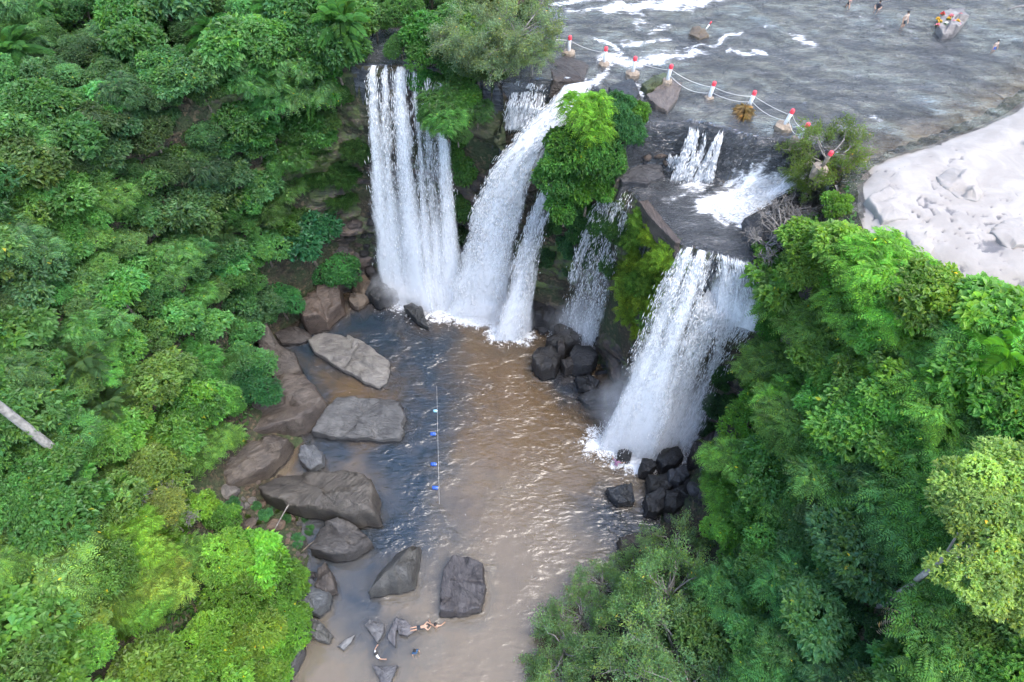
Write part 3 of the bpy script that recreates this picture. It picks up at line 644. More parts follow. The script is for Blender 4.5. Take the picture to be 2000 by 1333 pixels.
# mist where the falls strike
def ell(name, c, r, dens, label):
    th = np.linspace(0, np.pi, 13); mb = MB(); mb.lathe([(max(1e-3, math.sin(a)), -math.cos(a)) for a in th], 20)
    o = mk(name, np.vstack(mb.V), np.vstack(mb.F[4]), mat_mist('mist_%.3f' % dens, dens)); o.location = c; o.scale = r
    tag(o, label, 'mist', 'mist at the foot of the falls', 'stuff'); return o
def mist(px, py, z, r, dens, label): return ell('mist', tuple(at(px, py, z)), r, dens, label)
mist(835, 490, 3.5, (6.0, 3.2, 7.0), .55, 'white mist at the foot of the leftmost fall')
mist(832, 565, 1.0, (5.8, 3.0, 3.8), 2.1, 'dense white spray at the foot of the leftmost fall')
mist(945, 560, 2.4, (3.8, 2.6, 5.4), .8, 'white mist where the slanting chute lands')
mist(945, 605, .7, (3.2, 2.2, 2.4), 2.0, 'dense spray where the slanting chute lands')
mist(1002, 630, 1.0, (2.4, 2.0, 3.4), 1.3, 'white mist under the narrow fall')
mist(1140, 640, 1.6, (3.8, 2.4, 3.8), .7, 'thin mist below the veil fall')
mist(1285, 790, 3.0, (5.4, 3.2, 6.2), .6, 'white mist at the foot of the rightmost fall')
mist(1272, 835, 1.2, (4.4, 2.8, 3.4), 2.0, 'dense spray on the water under the rightmost fall')
mist(1190, 790, 1.2, (2.6, 2.2, 3.2), .2, 'faint mist left of the rightmost fall')

# ------------------------------------------------------------------ boulders
GREY, BROWN, SLATE, DARK, PALEC = (.23, .22, .225), (.21, .155, .115), (.13, .135, .15), (.035, .037, .043), (.46, .44, .43)
POOL_ROCKS = []
def boulder(poly, h, col, label, tilt=(0, 0), z0=0.0, depth=1.3, rough=.10, flat=.95, groove=None, mat=None, smooth=0, group='boulders along the left shore', name='boulder', skirt=1.1, dome=.06, seed=None):
    seed = seed or int(poly[0][0] * 7 + poly[0][1]) % 9973
    P = chaikin(at_many(poly, z0 + h * .45), smooth); n = 84; P = resample(P, n)
    pc = P.mean(0); jo = (fbm(P * 1.4 + seed, 4, seed + 31) - .5) * .22 + (fbm(P * 4 + seed, 2, seed + 32) - .5) * .06; P = P + (P - pc) * jo[:, None]; P[:, 2] = pc[2]
    if np.sum(P[:, 0] * np.roll(P[:, 1], -1) - np.roll(P[:, 0], -1) * P[:, 1]) < 0: P = P[::-1]
    c = P.mean(0); D = (P - c)[:, :2]; size = np.sqrt(np.abs(D).max(0).prod()) + .2
    prof = [(skirt + .10, -depth), (skirt, -depth * .4), (1.02, -.02), (1.0, .12), (.99, .35), (.98, .62), (.965, .84), (.94, .94), (.89, .98), (.80, .99)] + [(f, 1.0) for f in (.66, .55, .44, .33, .22, .12, .04)]
    V = []
    for k, (s, zf) in enumerate(prof):
        ss = 1 - (1 - s) * (1.6 - flat) if s < 1 else s
        if zf >= 1.0: ss = s * (1 - (1 - .80) * (1.6 - flat)) / .80
        zz = z0 + (zf * h if zf > 0 else zf)
        q = np.column_stack([c[0] + D[:, 0] * ss, c[1] + D[:, 1] * ss, np.full(n, zz)])
        if zf > .5: q[:, 2] += h * dome * (1 - ss * ss) * 2
        if zf > 0:
            tl = (q[:, 0] - c[0]) * tilt[0] + (q[:, 1] - c[1]) * tilt[1]; q[:, 2] = z0 + (q[:, 2] - z0) * np.clip(1 + tl, .06, 2.2)
        V.append(q)
    V = np.vstack(V + [V[-1].mean(0)[None]])
    pin = np.clip((V[:, 2] - z0 + .3) / .5, 0, 1) if z0 < .5 else np.ones(len(V))
    a = fbm(V * (1.5 / size) + seed, 4, seed) - .5; b = fbm(V * 2.6 + seed, 4, seed + 3) - .5
    lay = fbm(np.column_stack([V[:, 0] * .5, V[:, 1] * .5, V[:, 2] * 6]), 3, seed + 5) - .5
    rad = np.column_stack([V[:, :2] - c[:2], np.zeros(len(V))]) / (size * 1.2)
    fac = (rough * size * 1.5 * a + rough * 1.2 * b + .22 * lay)
    V = V + rad * fac[:, None]; V[:, 2] += (rough * 1.6 * size * a * .6 + rough * .8 * b) * pin * min(1, h)
    ridge = np.abs(fbm(np.column_stack([V[:, 0] * 1.1 + seed, V[:, 1] * 2.6, V[:, 2] * .4]), 3, seed + 8) - .5)
    V[:, 2] -= .07 * min(1, h) * (1 - sstep(0, .05, ridge)) * pin * sstep(.1, .3, np.linalg.norm(V[:, :2] - c[:2], axis=1) / size)
    fr = np.random.default_rng(seed); K = 6; sp = c[:2] + fr.normal(0, .55 * size, (K, 2)); gr = fr.normal(0, .22, (K, 2)) * min(1, h); hk = fr.normal(0, .07 * min(1.2, h), K)
    wv = V[:, :2] + .5 * (np.column_stack([fbm(V * .9 + seed, 3, seed + 21), fbm(V * .9 + seed, 3, seed + 22)]) - .5) * size
    dk_ = np.linalg.norm(wv[:, None] - sp[None], axis=2); k_ = dk_.argmin(1); fz = ((V[:, :2] - sp[k_]) * gr[k_]).sum(1) + hk[k_]
    V[:, 2] += np.clip(fz, -.35 * h, .3 * h) * sstep(.35, .9, (V[:, 2] - z0) / max(h, .1))
    for g in (groove or []):
        gp = at_many(g[0], z0 + h); dd = seg_dist(V[:, 0], V[:, 1], gp, False); V[:, 2] -= g[2] * np.exp(-(dd / g[1]) ** 2) * (V[:, 2] > z0 + .3 * h)
    m = len(prof); F = []
    j = np.arange(n); 
    for k in range(m - 1): F.append(np.column_stack([k * n + j, k * n + (j + 1) % n, (k + 1) * n + (j + 1) % n, (k + 1) * n + j]))
    T3 = np.column_stack([(m - 1) * n + j, (m - 1) * n + (j + 1) % n, np.full(n, m * n)])
    o = mk(name, V - c * [1, 1, 0], [np.vstack(F), T3], mat or ROCK); o.location = (c[0], c[1], 0)
    o.color = (*(q * (w_ * .42 if mat is None else 1) for q, w_ in zip(col, (.95, 1.0, 1.04))), 1)
    if z0 < .5: POOL_ROCKS.append(np.array(at_many(poly, 0)))
    return tag(o, label, 'boulder' if name == 'boulder' else 'rock', group)

boulder([(598, 665), (622, 650), (660, 652), (700, 668), (740, 688), (764, 708), (757, 738), (738, 758), (715, 752), (690, 735), (650, 715), (612, 690)], 0.8, (.33, .31, .29), 'long pale flat-topped boulder split by a crosswise crack', tilt=(-.02, .0), groove=[([(664, 724), (697, 676)], .17, .30)], flat=1.15)
boulder([(608, 852), (640, 802), (662, 785), (740, 783), (780, 787), (793, 812), (790, 850), (775, 862), (700, 860), (640, 856)], 0.95, (.19, .19, .195), 'wide grey flat boulder with rounded right end, in dark water', tilt=(.0, -.01), groove=[([(735, 783), (742, 810), (752, 825)], .1, .15)], flat=1.1)
boulder([(462, 856), (498, 800), (518, 755), (560, 740), (600, 743), (622, 765), (640, 797), (615, 826), (590, 840), (540, 852), (480, 864)], 2.3, (.21, .17, .145), 'big brown rounded boulder with pale streak along its lower edge', tilt=(.03, -.05), rough=.09)
boulder([(412, 955), (402, 938), (440, 905), (470, 880), (540, 860), (568, 864), (556, 892), (520, 926), (490, 946), (460, 966)], 2.2, (.21, .17, .14), 'brown boulder with smooth shoulder against the left bushes', tilt=(-.02, -.02), rough=.09)
boulder([(508, 668), (530, 652), (552, 688), (580, 702), (590, 728), (570, 742), (545, 750), (526, 742), (513, 700)], 2.2, (.15, .125, .11), 'dark upright boulder tucked against the forest edge', tilt=(-.1, .04))
boulder([(505, 962), (540, 938), (600, 928), (680, 933), (722, 945), (742, 972), (745, 1020), (700, 1027), (640, 1012), (580, 1002), (530, 988)], 2.1, (.165, .145, .125), 'longest brown boulder, layered and rounded, pointing into the pool', tilt=(.02, -.04), rough=.08)
boulder([(606, 1078), (626, 1040), (665, 1018), (697, 1030), (730, 1064), (694, 1092), (650, 1094)], 1.5, (.13, .12, .115), 'dark pointed boulder just below the longest brown one', tilt=(-.12, .05))
boulder([(724, 1163), (744, 1125), (780, 1085), (820, 1070), (817, 1105), (809, 1150), (770, 1157)], 1.5, (.16, .16, .155), 'dark slanted kite-shaped boulder standing alone in the shallows', tilt=(.12, -.04), flat=.4, smooth=0, dome=.3)
boulder([(858, 1200), (862, 1150), (872, 1105), (885, 1092), (905, 1088), (945, 1110), (950, 1150), (937, 1192), (910, 1202), (880, 1205)], 1.25, (.135, .125, .135), 'square dark layered boulder alone in brown water', tilt=(0, -.02), groove=[([(862, 1172), (900, 1166), (945, 1180)], .12, .25), ([(868, 1130), (945, 1135)], .10, .15)], flat=1.2)
boulder([(714, 1222), (722, 1210), (750, 1220), (752, 1235), (738, 1258)], .4, (.27, .27, .285), 'small flat grey rock breaking the shallows, left of the bent one', flat=1.3, depth=.6, skirt=1.6)
boulder([(757, 1244), (775, 1206), (787, 1216), (774, 1234), (773, 1264), (764, 1256)], .4, (.27, .26, .28), 'narrow arm of the bent grey rock in the shallows', flat=1.3, depth=.6, skirt=1.4)
boulder([(778, 1208), (795, 1215), (812, 1232), (796, 1244), (780, 1240), (776, 1226)], .45, (.27, .26, .28), 'low grey rock that a person lies on', flat=1.3, depth=.6, skirt=1.3)
boulder([(660, 1263), (672, 1252), (694, 1241), (686, 1256), (672, 1270)], .3, (.5, .5, .5), 'tiny pale rock tip poking out of the shallows', flat=1.3, depth=.5, skirt=1.5)
boulder([(730, 1303), (778, 1301), (764, 1336), (746, 1338)], .5, (.24, .24, .26), 'triangular grey rock at the bottom edge of the photo', flat=1.3, depth=.6, skirt=1.2)
boulder([(568, 1178), (585, 1140), (605, 1130), (646, 1158), (642, 1186), (620, 1202), (590, 1197)], 1.5, (.19, .205, .22), 'rounded blue-grey boulder beside the bright green bush', tilt=(-.05, 0))
boulder([(618, 1152), (624, 1116), (640, 1105), (653, 1125), (657, 1156), (640, 1162)], 1.4, (.15, .125, .11), 'brown angular boulder wedged above the blue-grey one', tilt=(.08, .05), smooth=0)
boulder([(604, 1206), (626, 1216), (650, 1241), (641, 1256), (620, 1251), (605, 1236)], .9, (.19, .19, .18), 'oblong dark boulder touching the sand shallows', tilt=(-.08, 0))
boulder([(556, 1252), (574, 1200), (596, 1196), (604, 1216), (606, 1246), (580, 1253)], 1.3, (.15, .15, .155), 'dark smooth boulder below the blue-grey one')
boulder([(538, 1325), (550, 1280), (590, 1254), (597, 1275), (577, 1312), (555, 1334)], 1.2, (.15, .15, .16), 'grey wedge boulder lowest on the left shore', tilt=(.1, .02), smooth=0)
boulder([(586, 902), (592, 880), (614, 873), (633, 888), (631, 910), (607, 923)], 1.0, (.22, .235, .26), 'small round blue-grey boulder between two long ones')
boulder([(585, 612), (630, 578), (668, 572), (672, 604), (640, 632), (598, 642)], 2.4, (.16, .115, .09), 'brown slab leaning out from under the dark green tree', tilt=(-.08, .05))
boulder([(690, 566), (712, 545), (728, 552), (720, 590), (700, 606), (684, 596)], 1.0, (.20, .15, .11), 'brown rock between the leaning slab and the leftmost fall', tilt=(-.06, .02))
boulder([(536, 655), (565, 640), (600, 645), (610, 660), (590, 672), (552, 676)], .5, (.10, .085, .08), 'low dark ledge under the forest edge above the pale cracked boulder', flat=1.0)
FB = 'black wet boulders at the foot of the falls'
boulder([(714, 582), (730, 556), (762, 550), (784, 572), (772, 588), (740, 600)], 1.2, DARK, 'black boulder left of the leftmost fall, washed by foam', group=FB)
boulder([(788, 606), (806, 596), (826, 610), (838, 642), (818, 634)], 1.0, (.05, .055, .06), 'black wedge rock below the leftmost fall', tilt=(-.15, .1), group=FB, smooth=0)
boulder([(1038, 710), (1050, 688), (1080, 682), (1096, 705), (1086, 731), (1060, 735), (1044, 726)], 1.9, (.05, .048, .05), 'round black boulder at the left of the black pile under the veil', group=FB)
boulder([(1064, 676), (1090, 650), (1118, 658), (1137, 672), (1112, 687), (1080, 690)], 2.2, (.07, .065, .062), 'uppermost flat black boulder of the pile under the veil', group=FB, smooth=0)
boulder([(1110, 702), (1125, 684), (1152, 690), (1167, 706), (1156, 727), (1135, 730), (1118, 722)], 2.0, (.055, .055, .06), 'striped black boulder on the right of the pile under the veil', group=FB)
boulder([(1094, 713), (1114, 708), (1122, 724), (1103, 730)], 1.6, (.10, .085, .075), 'small brown stone in the middle of the black pile', group=FB)
boulder([(1085, 686), (1100, 683), (1103, 700), (1088, 702)], 2.5, (.10, .085, .08), 'smallest stone crowning the black pile under the veil', group=FB)
boulder([(1186, 652), (1238, 682), (1240, 692), (1222, 690), (1190, 668)], 1.2, (.09, .105, .13), 'long blue-grey slab lying between the veil and the rightmost fall', group=FB, smooth=0)
boulder([(1122, 742), (1150, 736), (1172, 750), (1160, 768), (1130, 764)], .8, (.05, .052, .058), 'black rock below the pile, awash', group=FB)
boulder([(1128, 778), (1160, 762), (1186, 770), (1184, 798), (1150, 800)], .8, (.05, .055, .065), 'black flat rock nearest the rightmost fall, on its left', group=FB)
boulder([(1206, 886), (1222, 879), (1234, 888), (1230, 901), (1211, 902)], .9, (.03, .032, .036), 'round black rock in front of the rightmost fall', group=FB)
boulder([(1000, 570), (1040, 560), (1062, 600), (1040, 640), (1015, 625)], 1.6, DARK, 'black rock between the narrow fall and the slanting chute', group=FB)
boulder([(1040, 590), (1075, 575), (1092, 610), (1070, 640), (1045, 632)], 1.8, (.05, .05, .055), 'black ribbed rock between the narrow fall and the veil', group=FB)
RB = 'dark rocks on the right shore'
boulder([(1184, 957), (1232, 951), (1238, 984), (1206, 988), (1190, 972)], 1.1, (.07, .08, .095), 'blocky dark rock with square top left of the right shore pile', group=RB, smooth=0, flat=1.2)
boulder([(1246, 918), (1252, 903), (1272, 903), (1280, 918), (1266, 932), (1250, 930)], 1.3, (.035, .036, .04), 'round black boulder by the foam on the right shore', group=RB)
boulder([(1278, 905), (1292, 886), (1322, 880), (1334, 900), (1314, 918), (1292, 922)], 1.6, (.035, .037, .042), 'largest black boulder on the right shore, wet with spray', group=RB)
boulder([(1300, 930), (1330, 918), (1342, 940), (1322, 955), (1302, 950)], 2.0, (.11, .11, .12), 'grey faced block in the right shore pile', group=RB, smooth=0)
boulder([(1262, 935), (1300, 930), (1312, 958), (1290, 975), (1266, 965)], 1.5, (.05, .05, .05), 'black sloping rock in the right shore pile', group=RB, smooth=0)
boulder([(1258, 975), (1290, 962), (1302, 990), (1282, 1010), (1262, 1005)], 1.4, (.055, .056, .06), 'dark angular rock low in the right shore pile', group=RB, smooth=0)
boulder([(1296, 968), (1336, 955), (1345, 985), (1315, 1008), (1296, 1000)], 1.9, (.045, .042, .04), 'dark brown rock high in the right shore pile', group=RB, smooth=0)
boulder([(1348, 880), (1385, 862), (1400, 890), (1375, 925), (1350, 915)], 3.0, (.05, .04, .036), 'dark red-brown block under the right bank trees', group=RB)
boulder([(1336, 960), (1352, 950), (1358, 1000), (1345, 1010)], 2.0, (.14, .14, .15), 'narrow pale-faced stone beside the brown puddle', group=RB, smooth=0)
boulder([(1205, 1055), (1250, 1045), (1278, 1052), (1285, 1085), (1256, 1098), (1212, 1090)], 1.2, (.15, .12, .095), 'brown ribbed rock under the olive tree on the right shore', group=RB)
boulder([(1350, 1030), (1395, 1020), (1410, 1050), (1380, 1065)], 3.0, (.10, .09, .085), 'grey rock between the olive tree and the right forest', group=RB)
UB = 'rocks on the river ledges'
def ub(poly, h, col, label, z0=21.9, **k): boulder(poly, h, col, label, z0=z0, depth=.9, group=UB, name='ledge_rock', **k)
ub([(1262, 192), (1300, 164), (1332, 168), (1322, 200), (1302, 226), (1276, 216)], .5, (.24, .19, .16), 'smooth tan slab below the fourth white post', flat=1.1)
ub([(1252, 172), (1296, 148), (1310, 152), (1300, 168), (1262, 184)], .7, (.10, .13, .04), 'mossy green wedge of rock behind the tan slab', smooth=0)
ub([(1345, 70), (1352, 56), (1375, 58), (1384, 74), (1366, 80)], .35, (.24, .17, .10), 'orange-brown rock awash upstream of the posts')
ub([(1190, 175), (1235, 160), (1250, 185), (1225, 215), (1195, 210)], .5, (.05, .055, .065), 'dark wet rock beneath the third white post', flat=.9)
ub([(1070, 120), (1110, 112), (1150, 135), (1140, 165), (1080, 160)], .35, (.11, .085, .07), 'broad brown rock right of the grey feathery tree', flat=1.1)
ub([(1230, 262), (1290, 268), (1345, 290), (1330, 312), (1270, 300), (1235, 285)], 1.5, (.09, .09, .095), 'dark stepped slab under the river ledge, left side', z0=18.2, flat=1.1)
ub([(1205, 345), (1225, 312), (1280, 318), (1300, 345), (1262, 362), (1215, 362)], .6, (.09, .09, .10), 'flat dark slab at the top of the veil fall', z0=18.0, flat=1.2)
ub([(1404, 326), (1440, 318), (1480, 335), (1470, 358), (1430, 350)], .9, (.07, .075, .085), 'black layered block between the two groups of cascades', z0=18.2, smooth=0, flat=1.1)
ub([(1400, 290), (1460, 300), (1455, 312), (1402, 305)], 1.2, (.06, .05, .045), 'dark overhanging ledge shadowing the plunge', z0=19.5, flat=1.1)
ub([(1450, 435), (1480, 418), (1512, 430), (1520, 465), (1480, 482), (1455, 465)], .7, (.07, .075, .085), 'dark rounded rock beside the bare branches', z0=18.1)
ub([(1246, 395), (1262, 392), (1300, 440), (1330, 478), (1318, 480), (1270, 432)], .35, (.16, .125, .11), 'brown lip of rock between the veil and the rightmost fall', z0=17.9, flat=1.1)
ub([(1425, 565), (1440, 548), (1458, 560), (1456, 590), (1436, 605), (1424, 590)], 1.5, (.06, .07, .085), 'dark rock in the middle of the rightmost fall', z0=12.8)
ub([(1480, 590), (1500, 575), (1520, 620), (1500, 670), (1482, 640)], 2.5, (.07, .05, .04), 'brown rock at the right edge of the rightmost fall', z0=11.5)
BK = 'rocks on the pale bank'
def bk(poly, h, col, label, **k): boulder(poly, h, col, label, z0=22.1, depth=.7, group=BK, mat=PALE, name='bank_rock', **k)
bk([(1824, 352), (1850, 334), (1882, 345), (1916, 386), (1902, 402), (1868, 396), (1836, 374)], 0.75, (.42, .41, .42), 'long pale humped rock on the white bank')
bk([(1922, 458), (1950, 440), (2005, 430), (2010, 485), (1965, 494)], 0.7, (.40, .39, .40), 'pale rock at the right edge of the white bank')
bk([(1690, 395), (1730, 372), (1775, 400), (1770, 440), (1720, 440)], .55, (.42, .41, .41), 'broad pale hump nearest the thin-crowned tree on the bank', flat=.2, skirt=1.3)
bk([(1762, 455), (1800, 432), (1830, 470), (1815, 505), (1780, 500)], .5, (.40, .39, .40), 'cracked pale hump in the middle of the white bank', flat=.2, skirt=1.3)
bk([(1836, 314), (1843, 306), (1854, 308), (1852, 318), (1842, 319)], .4, (.16, .16, .165), 'small grey stone near the bank waterline')
bk([(1930, 262), (1945, 256), (1952, 266), (1938, 270)], .25, (.22, .22, .23), 'flat grey stone near the top of the bank')

# the bed is dark slate round every boulder that stands in the pool
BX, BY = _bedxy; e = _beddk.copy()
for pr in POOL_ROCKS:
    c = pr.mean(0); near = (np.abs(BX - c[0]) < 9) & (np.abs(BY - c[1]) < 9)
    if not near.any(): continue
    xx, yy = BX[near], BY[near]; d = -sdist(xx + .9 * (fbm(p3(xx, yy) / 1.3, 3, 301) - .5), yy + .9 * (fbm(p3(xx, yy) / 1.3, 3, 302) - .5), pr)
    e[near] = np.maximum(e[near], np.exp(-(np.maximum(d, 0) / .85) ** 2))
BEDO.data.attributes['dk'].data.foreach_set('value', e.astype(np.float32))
# loose rubble: a few shapes, each stone its own object
def rubble_mesh(seed):
    rs = np.random.default_rng(seed); import bmesh as bmm
    bm = bmm.new(); bmm.ops.create_icosphere(bm, subdivisions=3, radius=1.0)
    V = np.array([v.co[:] for v in bm.verts]); Fq = np.array([[v.index for v in f.verts] for f in bm.faces]); bm.free()
    for _ in range(9):
        nrm = rs.normal(size=3); nrm /= np.linalg.norm(nrm); d = .55 + .3 * rs.random(); ex = V @ nrm - d
        V = V - np.where(ex > 0, ex * .9, 0)[:, None] * nrm
    V = V * (1 + .18 * (fbm(V * 2 + seed, 3, seed) - .5))[:, None] * np.array([1, .8, .62])
    return mesh_data('rubble', V, Fq, ROCK)
RUB = [rubble_mesh(k + 90) for k in range(7)]
def rubble(zone, n, smin, smax, cols, label, group, z0=None, seed=1, name='rock'):
    rs = random.Random(seed); got = 0; xs_ = [p[0] for p in zone]; ys_ = [p[1] for p in zone]; done = []
    for _ in range(n * 30):
        if got >= n: break
        p = (rs.uniform(min(xs_), max(xs_)), rs.uniform(min(ys_), max(ys_)))
        if not in_poly_px(p, zone): continue
        sz = smin + (smax - smin) * rs.random() ** 1.7; v = cast(p[0], p[1], sz * .2) if z0 is None else at(p[0], p[1], z0)
        if any((v - q).length < (sz + s) * .75 for q, s in done): continue
        done.append((v.copy(), sz)); got += 1
        o = link(name, RUB[rs.randrange(7)]); o.location = (v.x, v.y, v.z + sz * .12); o.scale = (sz * rs.uniform(.8, 1.2), sz * rs.uniform(.8, 1.2), sz * rs.uniform(.8, 1.2))
        o.rotation_euler = (rs.uniform(-.4, .4), rs.uniform(-.4, .4), rs.uniform(0, 6.28)); c = rs.choice(cols); k = rs.uniform(.45, .85)
        o.color = (c[0] * k, c[1] * k, c[2] * k, 1); tag(o, label, 'rock', group)
rubble([(400, 985), (470, 940), (560, 900), (600, 925), (520, 1000), (600, 1010), (610, 1080), (560, 1060), (430, 1030)], 34, .28, .85, [BROWN, (.16, .13, .11), (.2, .19, .18)], 'small brown stone wedged among the left shore boulders', 'small stones on the left shore', seed=3)
rubble([(565, 1030), (610, 1020), (640, 1100), (620, 1140), (575, 1120)], 26, .3, .95, [(.12, .10, .09), (.16, .15, .15)], 'dark stone in the gap below the pointed boulder', 'dark stones beside the bright bush', seed=4)
rubble([(500, 1340), (535, 1200), (575, 1180), (610, 1230), (600, 1290), (560, 1340)], 26, .35, 1.05, [(.12, .12, .125), (.15, .13, .12)], 'dark stone at the foot of the bright green bush', 'dark stones under the bright bush', seed=5)
rubble([(1245, 890), (1300, 865), (1395, 845), (1400, 910), (1370, 960), (1370, 1010), (1260, 1015)], 70, .25, .7, [(.04, .04, .045), (.055, .05, .048), (.09, .09, .1)], 'black wet stone in the right shore pile', 'black stones in the right shore pile', seed=6)
rubble([(1150, 1333), (1165, 1200), (1240, 1180), (1260, 1250), (1260, 1345), (1150, 1345)], 40, .3, .8, [(.05, .052, .058), (.075, .075, .08)], 'dark stone on the path under the olive trees', 'dark stones under the olive trees', seed=7)
rubble([(1150, 735), (1210, 690), (1250, 740), (1210, 800), (1150, 800)], 22, .3, .9, [(.04, .043, .05), (.06, .065, .075)], 'black wet stone left of the rightmost fall', 'black stones left of the rightmost fall', seed=8)
rubble([(680, 440), (730, 400), (745, 530), (720, 560), (690, 520)], 20, .4, 1.2, [(.03, .03, .033), (.05, .04, .036)], 'black rock in the gully left of the leftmost fall', 'black rocks in the dark gully', seed=9)
rubble([(1205, 300), (1290, 290), (1330, 340), (1280, 390), (1220, 360)], 14, .25, .6, [(.08, .08, .085), (.12, .095, .08)], 'dark stone on the lower ledge above the veil', 'stones on the lower ledge', seed=10)
rubble([(1340, 830), (1420, 800), (1500, 830), (1480, 870), (1380, 880)], 12, .5, 1.2, [(.05, .05, .055), (.08, .06, .05)], 'dark rock in the shade right of the rightmost fall', 'dark rocks right of the rightmost fall', seed=12)
rubble([(880, 590), (1070, 600), (1090, 650), (1000, 640), (900, 605)], 9, .4, .9, [(.035, .036, .04)], 'black rock awash under the middle falls', 'black rocks awash under the falls', z0=.1, seed=13)

# ------------------------------------------------------------------ vegetation
def unit(v): return v / (np.linalg.norm(v, axis=-1, keepdims=True) + 1e-9)
def leaf_geo(rs, pos, axis, nrm, L, asp=.5, fold=.12, droop=.18):
    """folded four-point leaves; returns verts, tris"""
    axis = unit(axis); side = unit(np.cross(nrm, axis)); n2 = np.cross(axis, side); w = (L * asp * .5)[:, None]; L_ = L[:, None]
    dn = np.array([0, 0, -1.0]) * (L * droop)[:, None]
    m1 = pos + axis * L_ * .45 + n2 * L_ * .03
    V = np.stack([pos, m1 + side * w + n2 * L_ * fold, pos + axis * L_ + dn, m1 - side * w + n2 * L_ * fold], 1).reshape(-1, 3)
    b = np.arange(len(pos))[:, None] * 4
    return V, np.concatenate([b + [[0, 1, 2]], b + [[0, 2, 3]]])
def lv_attr(rs, n, per, hue=None, tone=None):
    a = np.stack([rs.random(n) if tone is None else np.clip(tone + .3 * (rs.random(n) - .5), 0, 1), np.clip(.5 + .22 * rs.normal(size=n) + (0 if hue is None else hue), 0, 1), rs.random(n)], 1)
    return np.repeat(a, per, 0)
class Geo:
    def __init__(s): s.V = []; s.F = []; s.A = []; s.n = 0
    def add(s, V, F, A): s.V.append(V); s.F.append(F + s.n); s.A.append(A); s.n += len(V)
    def data(s, name, mat): return mesh_data(name, np.vstack(s.V), np.vstack(s.F), mat, smooth=False, attrs={'lv': np.vstack(s.A)})

def lobes(rs, n, Rr, zr, cz):
    th = rs.random(n) * 2 * np.pi; u = rs.random(n) ** .6; r = Rr * .72 * u
    z = cz + zr * (np.sqrt(np.clip(1 - (u * .95) ** 2, 0, 1)) - .45) + rs.normal(0, .12 * zr, n)
    return np.stack([r * np.cos(th), r * np.sin(th), z], 1), Rr * rs.uniform(.24, .42, n)
def crown(seed, Rr=2.6, zr=1.7, cz=3.2, nl=16, nc=820, leaf=.34, asp=.55, per=6, spread=.75, lump=1.0, fill=.1):
    rs = np.random.default_rng(seed); C, rl = lobes(rs, nl, Rr, zr, cz); g = Geo()
    k = rs.integers(0, nl, nc * 3); d = unit(rs.normal(size=(nc * 3, 3)) + np.array([0, 0, .45])); rr = rl[k] * (1 - .28 * rs.random(nc * 3) ** 2)
    p = C[k] + d * rr[:, None] * np.array([1, 1, .8])
    dist = np.linalg.norm((p[:, None] - C[None]) / np.array([1, 1, .8]), axis=2) / rl[None]; dist[np.arange(len(k)), k] = 9
    ok = (dist.min(1) > .78) & (p[:, 2] > cz - zr * .95); p = p[ok][:nc]; d = d[ok][:nc]; kk = k[ok][:nc]; m = len(p)
    lobe_tone = rs.normal(0, .16, nl); lobe_hue = rs.normal(0, .10, nl)
    P = np.repeat(p, per, 0); D = np.repeat(d, per, 0); n = len(P)
    ax = D * .55 + rs.normal(size=(n, 3)) * spread + np.array([0, 0, -.12]); nm = unit(D * .55 + np.array([0, 0, .95]) + rs.normal(size=(n, 3)) * .38)
    P = P + rs.normal(size=(n, 3)) * .05 * Rr * .4
    V, F = leaf_geo(rs, P, ax, nm, leaf * rs.uniform(.6, 1.25, n), asp)
    hgt = (P[:, 2] - (cz - zr)) / (2 * zr)
    g.add(V, F, lv_attr(rs, n, 4, np.repeat(lobe_hue[kk], per), np.clip(.5 + np.repeat(lobe_tone[kk], per), .1, .9)))
    return g.data('crown', LEAF), C
def crown_pinnate(seed, Rr=2.5, zr=1.6, cz=3.0, nl=14, nc=150, flen=.95, pairs=8, lf=.26, per=5, asp=.36):
    rs = np.random.default_rng(seed); C, rl = lobes(rs, nl, Rr, zr, cz); g = Geo()
    k = rs.integers(0, nl, nc * 3); d = unit(rs.normal(size=(nc * 3, 3)) + np.array([0, 0, .6])); p = C[k] + d * rl[k][:, None] * .85
    dist = np.linalg.norm(p[:, None] - C[None], axis=2) / rl[None]; dist[np.arange(len(k)), k] = 9
    ok = dist.min(1) > .75; p = p[ok][:nc]; d = d[ok][:nc]; m = len(p)
    B = np.repeat(p, per, 0); D = np.repeat(d, per, 0); n = len(B)
    ax = D * .5 + rs.normal(size=(n, 3)) * .8; ax[:, 2] = np.abs(ax[:, 2]) * .5; ax = unit(ax); fl = flen * rs.uniform(.7, 1.2, n)
    tone = rs.random(n); hue = rs.normal(0, .1, n); frond(g, rs, B, ax, fl, pairs, lf, asp, tone, hue)
    return g.data('crown', LEAF), C
def frond(g, rs, B, ax, fl, pairs, lf, asp, tone, hue, droop=.55, cup=.15):
    n = len(B); sd = unit(np.cross(ax, [0, 0, 1.0]) + 1e-4)
    for q in range(pairs):
        t = (q + 1.0) / pairs; c = B + ax * (fl * t)[:, None] + np.array([0, 0, -1.0]) * (fl * droop * t * t)[:, None]
        dirx = unit(ax + np.array([0, 0, -1.0]) * (2 * droop * t)); up = unit(np.cross(sd, dirx))
        ll = np.full(n, lf) * (1.05 - .55 * abs(t - .4) / .6) * rs.uniform(.85, 1.15, n)
        for s in (-1, 1):
            la = unit(sd * s * .9 + dirx * .55 + up * (cup if cup > 0 else cup))
            V, F = leaf_geo(rs, c, la, up + rs.normal(size=(n, 3)) * .12, ll, asp, .04, .25)
            g.add(V, F, lv_attr(rs, n, 4, hue, tone))
